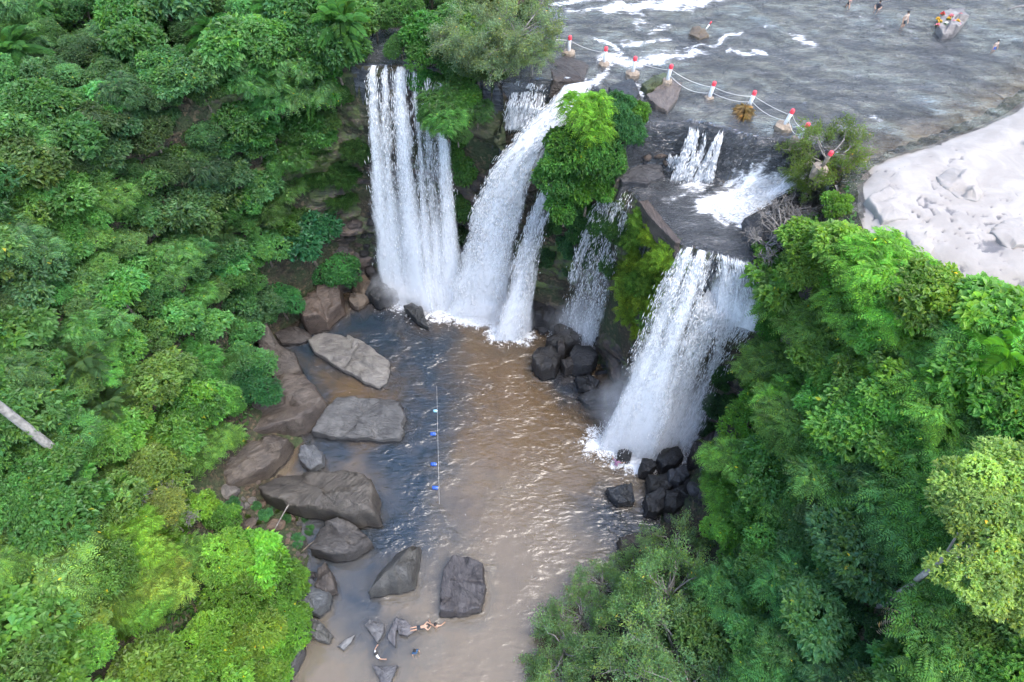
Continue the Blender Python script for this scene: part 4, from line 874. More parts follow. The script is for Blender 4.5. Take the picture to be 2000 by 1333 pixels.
def palm_crown(seed, nf=15, fl=2.6, pairs=26, lf=.75, asp=.10, h=4.0, wide=1.0):
    rs = np.random.default_rng(seed); g = Geo(); th = np.arange(nf) * 2.399 + rs.normal(0, .15, nf); el = np.linspace(1.25, .05, nf)
    ax = np.stack([np.cos(th) * np.cos(el), np.sin(th) * np.cos(el), np.sin(el)], 1); B = np.tile([[0, 0, h]], (nf, 1)) + ax * .15
    frond(g, rs, B, ax, fl * rs.uniform(.85, 1.1, nf), pairs, lf, asp, rs.random(nf), rs.normal(0, .12, nf), .5, .1)
    mb = []
    for i in range(nf):      # rachis as thin long leaves
        pass
    return g.data('crown', LEAF), np.array([[0, 0, h]])
def banana_crown(seed, nf=11, fl=2.4, h=2.2, w=.55):
    rs = np.random.default_rng(seed); g = Geo(); th = np.arange(nf) * 2.399; el = np.linspace(1.3, .35, nf); seg = 9
    for i in range(nf):
        a = np.array([math.cos(th[i]) * math.cos(el[i]), math.sin(th[i]) * math.cos(el[i]), math.sin(el[i])]); s = unit(np.cross(a, [0, 0, 1.0])); t = np.linspace(0, 1, seg)
        c = np.array([0, 0, h]) + a * (fl * t)[:, None] + np.array([0, 0, -1.0]) * (fl * .55 * t * t)[:, None]; ww = w * np.sin(np.pi * np.clip(t * .93 + .05, 0, 1)) ** .6
        V = np.vstack([c + s * ww[:, None] * .5 + [0, 0, .06], c, c - s * ww[:, None] * .5 + [0, 0, .06]]); F = []
        for q in range(seg - 1):
            F += [(q, q + 1, seg + q + 1), (q, seg + q + 1, seg + q), (seg + q, seg + q + 1, 2 * seg + q + 1), (seg + q, 2 * seg + q + 1, 2 * seg + q)]
        g.add(V, np.array(F), np.repeat(np.array([[rs.random() * .7 + .3, .45 + .3 * rs.random(), .3]]), len(V), 0))
    return g.data('crown', LEAF), np.array([[0, 0, h]])
def tuft(seed, n=46, L=.9, asp=.09, h=.5):
    rs = np.random.default_rng(seed); g = Geo(); th = rs.random(n) * 6.283; el = rs.uniform(.1, 1.3, n)
    ax = np.stack([np.cos(th) * np.cos(el), np.sin(th) * np.cos(el), np.sin(el)], 1); B = np.tile([[0, 0, h]], (n, 1)) + ax * .05
    V, F = leaf_geo(rs, B, ax, np.tile([[0, 0, 1.0]], (n, 1)) + rs.normal(size=(n, 3)) * .1, L * rs.uniform(.6, 1.1, n), asp, .03, .5)
    g.add(V, F, lv_attr(rs, n, 4)); return g.data('crown', LEAF), np.array([[0, 0, h]])
def branchy(seed, Rr=3.0, h=4.5, nb=20, leaf=.17, nleaf=9000, asp=.34, bare=False):
    """open crown with visible pale limbs and small leaves"""
    rs = np.random.default_rng(seed); mb = MB(); tips = []
    mb.tube([[0, 0, 0], [.1, .05, h * .35], [.05, .1, h * .62]], [.17, .14, .11], 7)
    for i in range(nb):
        a = rs.random() * 6.283; z0 = h * rs.uniform(.38, .64); rr = Rr * rs.uniform(.6, 1.0); up = rs.uniform(.1, .75) * Rr * .8
        e = np.array([math.cos(a) * rr, math.sin(a) * rr, z0 + up]); s0 = np.array([.08, .06, z0]); mid = (s0 + e) / 2 + rs.normal(0, .22, 3) + [0, 0, .25]
        pts = np.array([s0, (s0 + mid) / 2 + rs.normal(0, .08, 3), mid, (mid + e) / 2 + rs.normal(0, .12, 3), e]); mb.tube(pts, [.07, .055, .042, .03, .012], 5)
        for j in range(7):
            b = pts[2 + j % 3] * (1 - rs.random() * .5) + pts[min(4, 3 + j % 2)] * 0; f_ = rs.random(); b = pts[2] * (1 - f_) + e * f_
            tp = b + unit(rs.normal(size=3) + (e - s0) / rr * .9 + [0, 0, .35]) * rs.uniform(.5, 1.15); m2 = (b + tp) / 2 + rs.normal(0, .08, 3)
            mb.tube([b, m2, tp], [.022, .016, .007], 4); tips.append((m2, tp))
            if bare:
                for _ in range(3): mb.tube([m2, m2 + unit(rs.normal(size=3) + (tp - b)) * .45], [.012, .005], 3)
    limb = mb.data('limb', TWIG)
    if bare: return limb, None
    tips = np.array(tips); k = rs.integers(0, len(tips), nleaf); f_ = rs.random(nleaf)[:, None]; P = tips[k, 0] * (1 - f_) + tips[k, 1] * f_ + rs.normal(size=(nleaf, 3)) * .17
    ax = rs.normal(size=(nleaf, 3)) + (P - np.array([0, 0, h * .6])) * .25; nm = np.array([0, 0, 1.0]) + rs.normal(size=(nleaf, 3)) * .45
    g = Geo(); V, F = leaf_geo(rs, P, ax, nm, leaf * rs.uniform(.6, 1.3, nleaf), asp); bt = rs.normal(0, .16, len(tips)); bh = rs.normal(0, .16, len(tips))
    g.add(V, F, lv_attr(rs, nleaf, 4, bh[k], np.clip(.5 + bt[k], .05, .95))); return limb, g.data('crown', LEAF)
def trunk_mesh(seed, h, C, r=.13, mat=None, limbs=7):
    rs = np.random.default_rng(seed); mb = MB(); t = np.linspace(0, 1, 6)
    pts = np.stack([.12 * h * .1 * np.sin(t * 4 + seed), .1 * np.cos(t * 3 + seed) * t, t * h * .8], 1); mb.tube(pts, r * (1 - .55 * t), 7)
    for c in C[:limbs]:
        s0 = pts[3] * (1 - .5) + pts[5] * .5 if rs.random() < .5 else pts[3]; mb.tube([s0, (s0 + c) / 2 + rs.normal(0, .1, 3), c], [r * .4, r * .28, r * .1], 5)
    return mb.data('trunk', mat or BARK)
KINDS = {}
def add_kind(k, parts, ch): KINDS.setdefault(k, []).append((parts, ch))
for i in range(6):
    c, C = crown(100 + i, 2.5, 1.6, 3.0, 17, 900, .33); add_kind('broad', [('trunk', trunk_mesh(i, 3.4, C)), ('crown', c)], 3.6)
for i in range(4):
    c, C = crown(120 + i, 2.2, 1.5, 2.6, 20, 1350, .21, .5, 6, .7); add_kind('small', [('trunk', trunk_mesh(i + 9, 3.0, C)), ('crown', c)], 3.1)
for i in range(3):
    c, C = crown(140 + i, 2.4, 1.5, 2.7, 14, 620, .46, .62, 5, .8); add_kind('large', [('trunk', trunk_mesh(i + 19, 3.0, C)), ('crown', c)], 3.2)
for i in range(4):
    c, C = crown_pinnate(160 + i); add_kind('pinnate', [('trunk', trunk_mesh(i + 29, 3.2, C)), ('crown', c)], 3.3)
for i in range(3):
    c, C = crown_pinnate(170 + i, 1.5, .7, .9, 9, 60, .7, 9, .2, 6, .3); add_kind('fern', [('crown', c)], 1.0)
for i in range(4):
    l, c = branchy(180 + i); add_kind('olive', [('limb', l), ('crown', c)], 4.4)
for i in range(2):
    l, c = branchy(190 + i, 1.9, 2.6, 15, bare=True); add_kind('bare', [('limb', l)], 2.0)
for i in range(3):
    c, C = palm_crown(200 + i); add_kind('palm', [('trunk', trunk_mesh(i + 39, 4.9, C, .11, limbs=0)), ('crown', c)], 4.2)
for i in range(2):
    c, C = palm_crown(206 + i, 20, 3.1, 34, .8, .17, 3.0); add_kind('lush_palm', [('trunk', trunk_mesh(i + 44, 3.7, C, .16, limbs=0)), ('crown', c)], 3.2)
for i in range(2):
    c, C = banana_crown(210 + i); add_kind('banana', [('trunk', trunk_mesh(i + 49, 2.7, C, .13, limbs=0)), ('crown', c)], 2.6)
for i in range(3):
    c, C = tuft(220 + i); add_kind('tuft', [('trunk', trunk_mesh(i + 59, .62, C, .05, limbs=0)), ('crown', c)], .6)
for i in range(3):
    c, C = tuft(230 + i, 220, .5, .035, .02); add_kind('grass', [('crown', c)], .2)
for i in range(3):
    c, C = crown(240 + i, 1.5, .8, 1.0, 12, 620, .24, .6, 5, .8); add_kind('bush', [('trunk', trunk_mesh(i + 69, 1.0, C, .05)), ('crown', c)], 1.3)
NAMES = {'broad': 'jungle_tree', 'small': 'jungle_tree', 'large': 'broad_leaved_tree', 'pinnate': 'feather_leaved_tree', 'fern': 'fern', 'olive': 'olive_green_tree', 'bare': 'bare_shrub', 'palm': 'palm',
         'lush_palm': 'palm', 'banana': 'banana_plant', 'tuft': 'spiky_plant', 'grass': 'grass_tuft', 'bush': 'bush'}
CATS = {'fern': 'fern', 'bare': 'shrub', 'palm': 'palm', 'lush_palm': 'palm', 'banana': 'plant', 'tuft': 'plant', 'grass': 'grass', 'bush': 'bush'}
VR = random.Random(11); NPLANT = 0; GAIN = {'broad': 1.25, 'small': 1.2, 'large': 1.3, 'pinnate': 1.3, 'palm': 1.2, 'lush_palm': 1.2, 'bush': 1.2, 'fern': 1.2}
def plant(kind, loc, s, col, label, group=None, rz=None, var=None, tilt=(0, 0), jit=.12, zs=1.0):
    global NPLANT; NPLANT += 1
    parts, ch = KINDS[kind][VR.randrange(len(KINDS[kind])) if var is None else var]
    if zs == 1.0 and kind in ('broad', 'small', 'large', 'pinnate'): zs = VR.uniform(.72, .95)
    o = empty(NAMES[kind], loc, VR.uniform(0, 6.28) if rz is None else rz); o.rotation_euler = (tilt[0], tilt[1], o.rotation_euler[2]); o.scale = (s, s, s * zs)
    k = VR.uniform(1 - jit, 1 + jit) * GAIN.get(kind, 1.0)
    for nm, me in parts:
        c = link(nm, me, o); c.color = (*(min(1, x * k * VR.uniform(1 - jit * .5, 1 + jit * .5)) for x in col), 1)
    return tag(o, label, CATS.get(kind, 'tree'), group)
def plant_px(kind, px, py, s, col, label, group=None, h=None, **k):
    hh = (KINDS[kind][0][1] if h is None else h) * s * k.get('zs', 1.0); v = cast(px, py, hh)
    return plant(kind, (v.x, v.y, tzf(v.x, v.y) - .15), s, col, label, group, **k)
SHORT = {'broad': 'leafy tree', 'small': 'small-leaved tree', 'large': 'large-leaved tree', 'pinnate': 'feathery-leaved tree', 'bush': 'rounded bush'}
def fill(zone, spacing, kinds, cols, label, group, smin, smax, seed, avoid=(), jit=.18, marks=None, short=None):
    """kinds: [(kind, weight)]; cols: [(px, py, colour)] nearest sample wins, softly"""
    rs = random.Random(seed); xs_ = [p[0] for p in zone]; ys_ = [p[1] for p in zone]; pts = []
    for _ in range(6000):
        p = (rs.uniform(min(xs_), max(xs_)), rs.uniform(min(ys_), max(ys_)))
        if not in_poly_px(p, zone) or any(in_poly_px(p, a) for a in avoid): continue
        sp = spacing * (.72 + .28 * (1333 + p[1]) / 2000)
        if any(math.hypot(p[0] - q[0], p[1] - q[1]) < sp for q in pts): continue
        pts.append(p)
    for p in sorted(pts, key=lambda q: q[1]):
        kd = rs.choices([k for k, _ in kinds], [w for _, w in kinds])[0]
        ws = [1 / (math.hypot(p[0] - c[0], p[1] - c[1]) + rs.uniform(20, 120)) ** 3 for c in cols]; W_ = sum(ws)
        col = tuple(sum(w * c[2][q] for w, c in zip(ws, cols)) / W_ for q in range(3))
        sc_ = rs.uniform(smin, smax); lb = label[kd] if isinstance(label, dict) else label
        o = plant_px(kd, p[0], p[1], sc_, col, lb, group[kd] if isinstance(group, dict) else group, jit=jit)
        if marks:
            c_ = [q for q in o.children if q.name.startswith('crown')][0].color; tone = 'yellow-green' if c_[0] > .55 * c_[1] else 'bright green' if c_[1] > .19 else 'dark green' if c_[1] < .115 else 'mid-green'
            mx, my, mn = min(marks, key=lambda q: math.hypot(p[0] - q[0], p[1] - q[1])); ddx, ddy = p[0] - mx, p[1] - my; far_ = math.hypot(ddx, ddy) > 130
            dr = ('right of' if ddx > 0 else 'left of') if abs(ddx) > abs(ddy) else ('below' if ddy > 0 else 'above')
            o['label'] = '%s %s %s %s %s %s' % ('tall' if sc_ > .95 else 'small' if sc_ < .8 else 'medium', tone, (short or SHORT)[kd], 'some way' if far_ else 'just', dr, mn)
    return len(pts)
G_DK, G_MID, G_BR, G_YL, G_BL, G_OL = (.028, .075, .026), (.045, .115, .026), (.085, .20, .022), (.15, .25, .045), (.030, .10, .045), (.14, .18, .06)

# ---- left bank forest
LMARK = [(668, 45, 'the lush palm'), (410, 65, 'the pale palm'), (20, 95, 'the corner palm'), (610, 480, 'the rounded blue-green tree'), (45, 815, 'the thick pale trunk'), (550, 800, 'the big brown boulder'), (260, 1085, 'the grassy clearing'), (450, 400, 'the brown clearing'), (480, 1150, 'the lime green bushes'), (530, 700, 'the dark upright boulder')]
RMARK = [(1420, 650, 'the rightmost waterfall'), (1640, 430, 'the thin-crowned tree'), (1850, 480, 'the pale rock bank'), (1640, 835, 'the bright single palm'), (1900, 1050, 'the tall yellow-green tree'), (1770, 1190, 'the fallen dry fronds'), (1310, 1180, 'the olive feathery clump'), (1340, 930, 'the black shore rocks')]
GSH = {'bush': 'low bush', 'small': 'young thin tree', 'large': 'low broad-leaved shrub'}
LEFTC = [(100, 80, (.045, .11, .032)), (330, 120, (.04, .10, .028)), (560, 60, (.045, .12, .03)), (600, 220, (.05, .14, .025)), (200, 260, (.03, .075, .026)), (430, 330, (.028, .065, .025)),
         (90, 330, (.07, .16, .035)), (160, 430, (.09, .19, .04)), (60, 560, (.055, .12, .04)), (300, 560, (.05, .12, .035)), (520, 560, (.045, .115, .035)), (380, 720, (.05, .13, .03)), (470, 720, (.05, .14, .032)),
         (100, 760, (.06, .15, .03)), (300, 830, (.085, .20, .025)), (420, 800, (.07, .18, .025)), (60, 950, (.055, .13, .03)), (280, 930, (.10, .19, .035)), (60, 1150, (.08, .18, .03)), (100, 1300, (.09, .19, .03)), (230, 1120, (.09, .17, .03))]
LZ = [(-90, -70), (690, -70), (690, 60), (668, 150), (640, 230), (600, 300), (560, 360), (520, 440), (510, 560), (560, 590), (480, 640), (490, 730), (450, 790), (420, 850), (390, 900), (330, 960), (340, 1040), (300, 1130), (180, 1230), (150, 1400), (-90, 1400)]
av = [[(560, 400), (700, 400), (720, 580), (540, 590)], [(180, 985), (350, 950), (400, 1090), (340, 1200), (230, 1270), (150, 1200)]]
LAB = {'broad': 'leafy jungle tree in the dense green bank left of the pool', 'small': 'small-leaved jungle tree in the dense green bank left of the pool', 'large': 'large-leaved jungle tree in the dense green bank left of the pool', 'pinnate': 'feathery-leaved jungle tree in the dense green bank left of the pool', 'bush': 'low leafy bush in the dense green bank left of the pool'}
GRP = {k: v.replace('tree', 'trees').replace('bush', 'bushes') for k, v in LAB.items()}
LEFTC = [(a, b, (c[0] * 1.45, c[1] * 1.38, c[2] * 1.75)) for a, b, c in LEFTC]
n1 = fill(LZ, 58, [('broad', 4), ('small', 4), ('large', 2), ('pinnate', 2), ('bush', 1)], LEFTC, LAB, GRP, .68, 1.1, 21, av, .28, LMARK)
GAPL = {'bush': 'low leafy bush filling the gaps between the left bank trees', 'small': 'small young tree filling the gaps between the left bank trees', 'large': 'small broad-leaved shrub filling the gaps between the left bank trees'}
fill(LZ, 47, [('bush', 3), ('small', 3), ('large', 2)], LEFTC, GAPL, {'bush': 'low bushes between the left bank trees', 'small': 'young trees between the left bank trees', 'large': 'shrubs between the left bank trees'}, .45, .75, 31, av, .3, LMARK, GSH)
# ---- right bank forest
RC = [(1540, 520, (.07, .19, .025)), (1680, 560, (.09, .22, .028)), (1800, 600, (.09, .24, .022)), (1950, 640, (.07, .20, .03)), (1560, 700, (.065, .18, .03)), (1700, 760, (.06, .17, .028)), (1850, 780, (.06, .17, .028)), (1960, 860, (.065, .17, .032)),
      (1460, 900, (.06, .17, .022)), (1450, 1000, (.06, .17, .022)), (1600, 960, (.045, .125, .03)), (1700, 980, (.036, .095, .03)), (1500, 1120, (.038, .12, .03)), (1450, 1250, (.042, .125, .026)), (1650, 1130, (.038, .11, .034)), (1600, 1280, (.036, .105, .03)), (1850, 1280, (.05, .13, .022)), (1960, 1300, (.055, .14, .024))]
RZ = [(1560, 470), (1650, 440), (1720, 490), (1840, 540), (1880, 590), (2000, 590), (2090, 560), (2090, 1410), (1380, 1410), (1400, 1250), (1420, 1100), (1410, 960), (1430, 900), (1500, 870), (1460, 800), (1470, 730), (1520, 680), (1520, 560)]
av = [[(1630, 1070), (1870, 1060), (1860, 1310), (1660, 1330)]]
LAB = {'broad': 'leafy jungle tree in the bright green bank right of the pool', 'small': 'small-leaved jungle tree in the bright green bank right of the pool', 'large': 'large-leaved jungle tree in the bright green bank right of the pool', 'pinnate': 'feathery-leaved jungle tree in the bright green bank right of the pool', 'bush': 'low leafy bush in the bright green bank right of the pool'}
GRP = {k: v.replace('tree', 'trees').replace('bush', 'bushes') for k, v in LAB.items()}
RC = [(a, b, (c[0] * 1.75, c[1] * 1.4, c[2] * 2.0)) for a, b, c in RC]
n2 = fill(RZ, 58, [('broad', 3), ('small', 4), ('large', 1), ('pinnate', 5), ('bush', 1)], RC, LAB, GRP, .68, 1.1, 22, av, .22, RMARK)
GAPR = {k: v.replace('left bank', 'right bank') for k, v in GAPL.items()}
fill(RZ, 47, [('bush', 3), ('small', 3), ('large', 2)], RC, GAPR, {'bush': 'low bushes between the right bank trees', 'small': 'young trees between the right bank trees', 'large': 'shrubs between the right bank trees'}, .45, .75, 32, av, .3, RMARK, GSH)
def cliff_plant(kind, px, py, s, col, label, group, tilt=(.7, 0), **k):
    v = cast(px, py, .1); return plant(kind, (v.x, v.y, v.z - .1), s, col, label, group, rz=VR.uniform(-.6, .6), tilt=tilt, **k)
# ---- picked-out plants, left bank
plant_px('broad', 600, 462, 1.38, (.035, .125, .055), 'rounded blue-green tree with dense crown overhanging the gully', var=0, zs=.9)
plant_px('small', 655, 528, 1.25, (.045, .16, .05), 'rounded mid-green tree leaning out over the brown slab', var=1, zs=.9)
plant_px('small', 545, 585, 1.0, (.04, .14, .045), 'small dark green tree at the forest edge above the dark upright boulder', var=2)
plant_px('small', 485, 745, 1.1, (.032, .12, .045), 'dark blue-green rounded shrub above the big brown boulder', var=3)
for p, s, l in (((668, 45), .95, 'lush palm with broad fronds left of the leftmost fall'), ((420, 65), .8, 'palm with pale green fronds at the top left'), ((540, 15), .8, 'palm half out of frame at the top edge, left of the lush one'), ((20, 95), .9, 'palm with long fronds at the top left corner'), ((610, 185), .65, 'small arching palm below the lush palm'), ((330, 30), .6, 'palm poking through the canopy near the top left')):
    plant_px('lush_palm', *p, s, (.05, .145, .038), l, 'palms in the left forest')
for p, s, l in (((160, 700), .9, 'drooping feather palm in the middle of the left bank'), ((205, 790), .8, 'feather palm above the pandanus rosettes'), ((130, 960), .75, 'grey-green feather palm low on the left bank'), ((440, 455), .6, 'small feather palm below the brown clearing')):
    plant_px('palm', *p, s, (.07, .13, .06), l, 'feather palms in the left forest')
for i, p in enumerate([(640, 300), (655, 340), (690, 350), (620, 350), (700, 300), (665, 390)]):
    cliff_plant('fern', p[0], p[1], .9, (.03, .075, .02), 'dark fern clinging to the gully wall left of the leftmost fall', 'ferns on the gully wall', (.5, 0))
for p_, s_ in (((600, 235), .8), ((640, 250), .7), ((585, 300), .8), ((625, 300), .7), ((560, 370), .7), ((520, 400), .8), ((660, 180), .6), ((560, 420), .7), ((470, 380), .7), ((420, 420), .7)):
    plant_px(VR.choice(['broad', 'small', 'pinnate']), *p_, s_, (.045, .115, .03), 'tree on the steep gully slope left of the leftmost fall', 'trees on the gully slope', jit=.3)
# bright bush, lower left
rs0 = random.Random(8)
for p, s in (((420, 1075), 1.0), ((500, 1085), 1.0), ((545, 1140), .9), ((455, 1150), 1.15), ((535, 1215), 1.0), ((470, 1235), 1.1), ((395, 1255), 1.0), ((310, 1300), .9), ((250, 1335), 1.0), ((350, 1335), 1.1), ((440, 1320), 1.1), ((490, 1300), .9), ((430, 1010), .55), ((370, 985), .6), ((530, 1300), .6)):
    plant_px(rs0.choice(['small', 'broad']), *p, s * 1.02, rs0.choice([(.11, .235, .035), (.13, .25, .04), (.09, .205, .035)]), 'lime green bush in the bright clump beside the lower left shore', 'lime green bushes by the lower left shore', jit=.2)
plant_px('small', 290, 900, 1.0, (.17, .24, .05), 'pale yellow-green tree above the grassy clearing', jit=.05)
plant_px('small', 300, 985, .8, (.17, .22, .06), 'yellowish shrub at the top of the grassy clearing', jit=.05)
rs_ = random.Random(5)
GZ = [(190, 1040), (260, 990), (340, 1010), (370, 1110), (320, 1180), (230, 1230), (175, 1170)]
cnt = 0
while cnt < 70:
    p = (rs_.uniform(170, 370), rs_.uniform(990, 1230))
    if in_poly_px(p, GZ):
        cnt += 1; plant_px('grass', *p, rs_.uniform(1.5, 2.4), (.13, .24, .035), 'soft bright grass tuft in the clearing on the left bank', 'grass tufts in the left clearing', h=.3, jit=.25)
cnt = 0
while cnt < 34:
    p = (rs_.uniform(170, 370), rs_.uniform(990, 1230))
    if in_poly_px(p, GZ):
        cnt += 1; plant_px('fern', *p, rs_.uniform(.7, 1.1), rs_.choice([(.17, .29, .05), (.20, .30, .07), (.13, .25, .05)]), 'pale green fern in the left clearing', 'ferns in the left clearing', jit=.2)
for p, s, l in (((300, 985), .9, 'bare grey twigs above the grassy clearing'), ((345, 1010), .7, 'bare twiggy shrub right of the grassy clearing'), ((250, 975), .7, 'bare grey branches left of the yellowish shrub')):
    plant_px('bare', *p, s, (.3, .28, .25), l, 'bare twigs on the left bank')
for i in range(3):
    c, C = tuft(260 + i, 60, 1.15, .08, 3.2); add_kind('pandan', [('trunk', trunk_mesh(i + 79, 4.0, C, .06, limbs=0)), ('crown', c)], 3.2)
NAMES['pandan'] = 'pandanus'; CATS['pandan'] = 'plant'
for p in ((40, 985), (55, 1005), (85, 1010), (20, 1010), (95, 820), (120, 850), (215, 830), (160, 860), (95, 800), (235, 950), (10, 1290), (50, 1320), (240, 905), (30, 965)):
    plant_px('pandan', *p, rs_.uniform(.75, 1.05), (.10, .22, .05), 'spiky pandanus rosette poking out of the left bank canopy', 'pandanus rosettes on the left bank')
for p in ((455, 985), (430, 1000), (500, 990), (520, 1010), (575, 985), (590, 1000), (600, 1015), (560, 1015), (540, 985), (610, 1040), (585, 1060)):
    plant_px('bush', *p, rs_.uniform(.28, .42), (.05, .15, .06), 'small creeping plant between the left shore boulders', 'creepers between the left shore boulders', h=.3)
for p in ((560, 1000), (575, 1015), (480, 1010), (500, 1020), (540, 1000), (560, 960), (590, 990), (515, 855), (490, 868), (470, 860)):
    plant_px('grass', *p, rs_.uniform(.7, 1.1), (.10, .17, .04), 'thin grass tuft between the left shore boulders', 'grass tufts on the left shore', h=.25)
# ---- between and above the falls
MZ = [(715, -60), (1050, -60), (1060, 40), (1020, 60), (960, 160), (900, 230), (860, 220), (840, 150), (800, 90), (740, 75), (715, 40)]
MC = [(760, 40, (.045, .12, .03)), (830, 90, (.045, .135, .028)), (880, 200, (.055, .165, .028)), (980, 30, (.12, .15, .075)), (940, 110, (.10, .14, .065))]
MLAB = {'broad': 'leafy tree on the cliff top between the left falls', 'small': 'small-leaved tree on the cliff top between the left falls', 'bush': 'leafy bush on the cliff top between the left falls'}
fill(MZ, 55, [('broad', 2), ('small', 4), ('bush', 1)], MC, MLAB, {k: v.replace('tree', 'trees').replace('bush', 'bushes') for k, v in MLAB.items()}, .62, .95, 23, (), .15)
for p, s in (((835, 160), .85), ((875, 205), .85), ((910, 200), .8), ((870, 240), .7), ((845, 215), .7), ((930, 215), .6), ((890, 250), .55)):
    v = at(p[0], p[1], 21.5); plant(VR.choice(['broad', 'small', 'pinnate']), (v.x, v.y + 1.2, 19.0), s * .9, (.05, .14, .034), 'green tree overhanging the cliff edge between the left falls', 'trees overhanging the cliff edge', jit=.3, zs=.85)
for p, s, l in (((1010, 25), 1.05, 'grey-green feathery tree at the top edge beside the river'), ((930, 40), 1.0, 'grey-green feathery tree left of the one beside the river'), ((975, 85), .95, 'grey-green feathery tree nearest the slanting chute'), ((905, 110), .85, 'grey-green feathery tree above the overhanging green ones'), ((1040, 75), .7, 'small grey-green feathery tree next to the first white post')):
    plant_px('olive', *p, s, (.19, .26, .16), l, 'grey-green feathery trees above the falls', jit=.08)
def spot(kind, px, py, z, s, col, label, group=None, dy=.6, **k):
    v = at(px, py, z); ch = KINDS[kind][0][1] * s * k.get('zs', 1); return plant(kind, (v.x, v.y + dy, z - ch), s, col, label, group, **k)
CB = 'bushy trees on the cliff between the falls'
for px_, py_, z_, sc_, kd_, c_, l_ in ((1150, 232, 23.0, .8, 'pinnate', (.13, .27, .035), 'yellow-green crown on top of the bushy cliff clump'), (1205, 225, 22.6, .85, 'small', (.05, .14, .055), 'blue-green crown on the right of the bushy cliff clump'),
        (1225, 265, 21.6, .75, 'small', (.045, .13, .05), 'dark blue-green crown lowest on the right of the cliff clump'), (1170, 305, 20.6, 1.0, 'small', (.06, .16, .04), 'mid-green crown in the middle of the bushy cliff clump'), (1115, 300, 20.8, .85, 'broad', (.06, .16, .035), 'leafy crown on the left of the bushy cliff clump'),
        (1090, 345, 19.0, .75, 'broad', (.055, .155, .035), 'leftmost leafy crown of the cliff clump over the narrow fall'), (1150, 365, 18.2, .8, 'broad', (.07, .18, .03), 'leafy crown low in the bushy cliff clump'), (1105, 400, 16.8, .65, 'broad', (.065, .18, .035), 'lowest leafy crown of the bushy cliff clump')):
    spot(kd_, px_, py_, z_, sc_, c_, l_, CB, jit=.04, zs=1.15)
spot('bush', 1245, 225, 22.4, .7, (.08, .19, .03), 'small fern-like bush beside the tan slab', CB)
for p, s, c in (((1128, 440), .9, (.045, .12, .04)), ((1105, 480), .8, (.04, .11, .045)), ((1150, 420), .8, (.05, .12, .04)), ((1170, 470), .8, (.045, .11, .045)), ((1190, 520), .8, (.045, .11, .04)), ((1150, 500), .7, (.04, .10, .045)), ((1100, 430), .8, (.05, .13, .035)),
               ((1180, 430), .8, (.045, .12, .04)), ((1120, 520), .7, (.035, .085, .04)), ((1205, 450), .8, (.05, .12, .04)), ((900, 330), .9, (.04, .105, .03)), ((905, 400), .9, (.04, .10, .03)), ((890, 290), .8, (.05, .13, .03)), ((910, 460), .8, (.03, .075, .03)), ((1060, 440), .7, (.035, .085, .03)), ((1065, 500), .7, (.03, .075, .03))):
    cliff_plant('bush', p[0], p[1], s, c, 'mossy bush clinging to the wet cliff between the falls', 'bushes on the wet cliff')
for p in ((1245, 425), (1265, 450), (1285, 475), (1250, 470), (1230, 500), (1265, 510), (1290, 505), (1245, 540), (1275, 550), (1225, 545), (1255, 580), (1285, 585), (1300, 545), (1270, 610), (1240, 610), (1310, 500), (1225, 580), (1255, 640)):
    cliff_plant('fern', p[0], p[1], rs_.uniform(.65, .95), rs_.choice([(.12, .20, .03), (.15, .23, .03), (.08, .16, .03)]), 'fern on the mossy cliff between the veil and the rightmost fall', 'ferns on the mossy cliff')
# ---- right bank
plant_px('palm', 1645, 835, .8, (.09, .24, .03), 'single bright palm with fanned fronds in the right bank', jit=.02)
plant_px('palm', 1975, 700, .9, (.08, .19, .03), 'feather palm at the right edge of the right bank')
for p, s, c in (((1410, 790), .9, (.03, .085, .03)), ((1390, 830), .7, (.03, .08, .03)), ((1450, 800), .9, (.035, .09, .028)), ((1480, 745), .8, (.05, .13, .03)), ((1500, 690), .8, (.06, .15, .03)), ((1505, 640), .7, (.06, .16, .03)), ((1420, 740), .7, (.035, .09, .028))):
    cliff_plant('bush', p[0], p[1], s, c, 'dark bush on the damp rock right of the rightmost fall', 'bushes right of the rightmost fall', (.4, -.4))
OB = 'olive-green feathery trees on the lower right shore'
for p, s, l in (((1330, 1060), .9, 'olive feathery tree topmost of the lower shore clump'), ((1240, 1120), .7, 'olive feathery tree beside the brown ribbed rock'), ((1320, 1150), 1.1, 'olive feathery tree in the middle of the lower shore clump'), ((1270, 1215), 1.1, 'broad olive feathery tree with bare pale branches'), ((1340, 1260), 1.15, 'olive feathery tree against the dark right forest, lower'), ((1265, 1310), 1.0, 'olive feathery tree cut by the bottom edge'), ((1350, 1340), 1.0, 'olive feathery tree at the bottom edge nearest the right forest')):
    plant_px('olive', *p, s, (.21, .34, .16), l, OB, jit=.08)
for b, tl, s, l in (((1150, 1290, .4), (0, -.75), .95, 'olive tree leaning left over the brown water'), ((1160, 1235, .4), (-.25, -.5), .75, 'smaller olive tree leaning over the water by the pale log'), ((1150, 1330, .4), (.1, -.9), .8, 'lowest olive tree leaning far out over the shallows'), ((1180, 1180, .5), (-.5, -.15), .65, 'slim olive tree at the water edge above the pale log')):
    v = at(*b); plant('olive', (v.x, v.y, v.z - .2), s, (.19, .32, .15), l, OB, rz=0, tilt=tl, jit=.06)
plant_px('olive', 1625, 295, .95, (.125, .19, .05), 'thin-crowned tree at the corner of the white bank', jit=.02)
plant_px('olive', 1590, 340, .6, (.12, .19, .05), 'small thin-crowned tree over the white rapid', jit=.02)
plant_px('bush', 1640, 395, .7, (.09, .19, .03), 'green shrub under the thin-crowned tree', jit=.02)
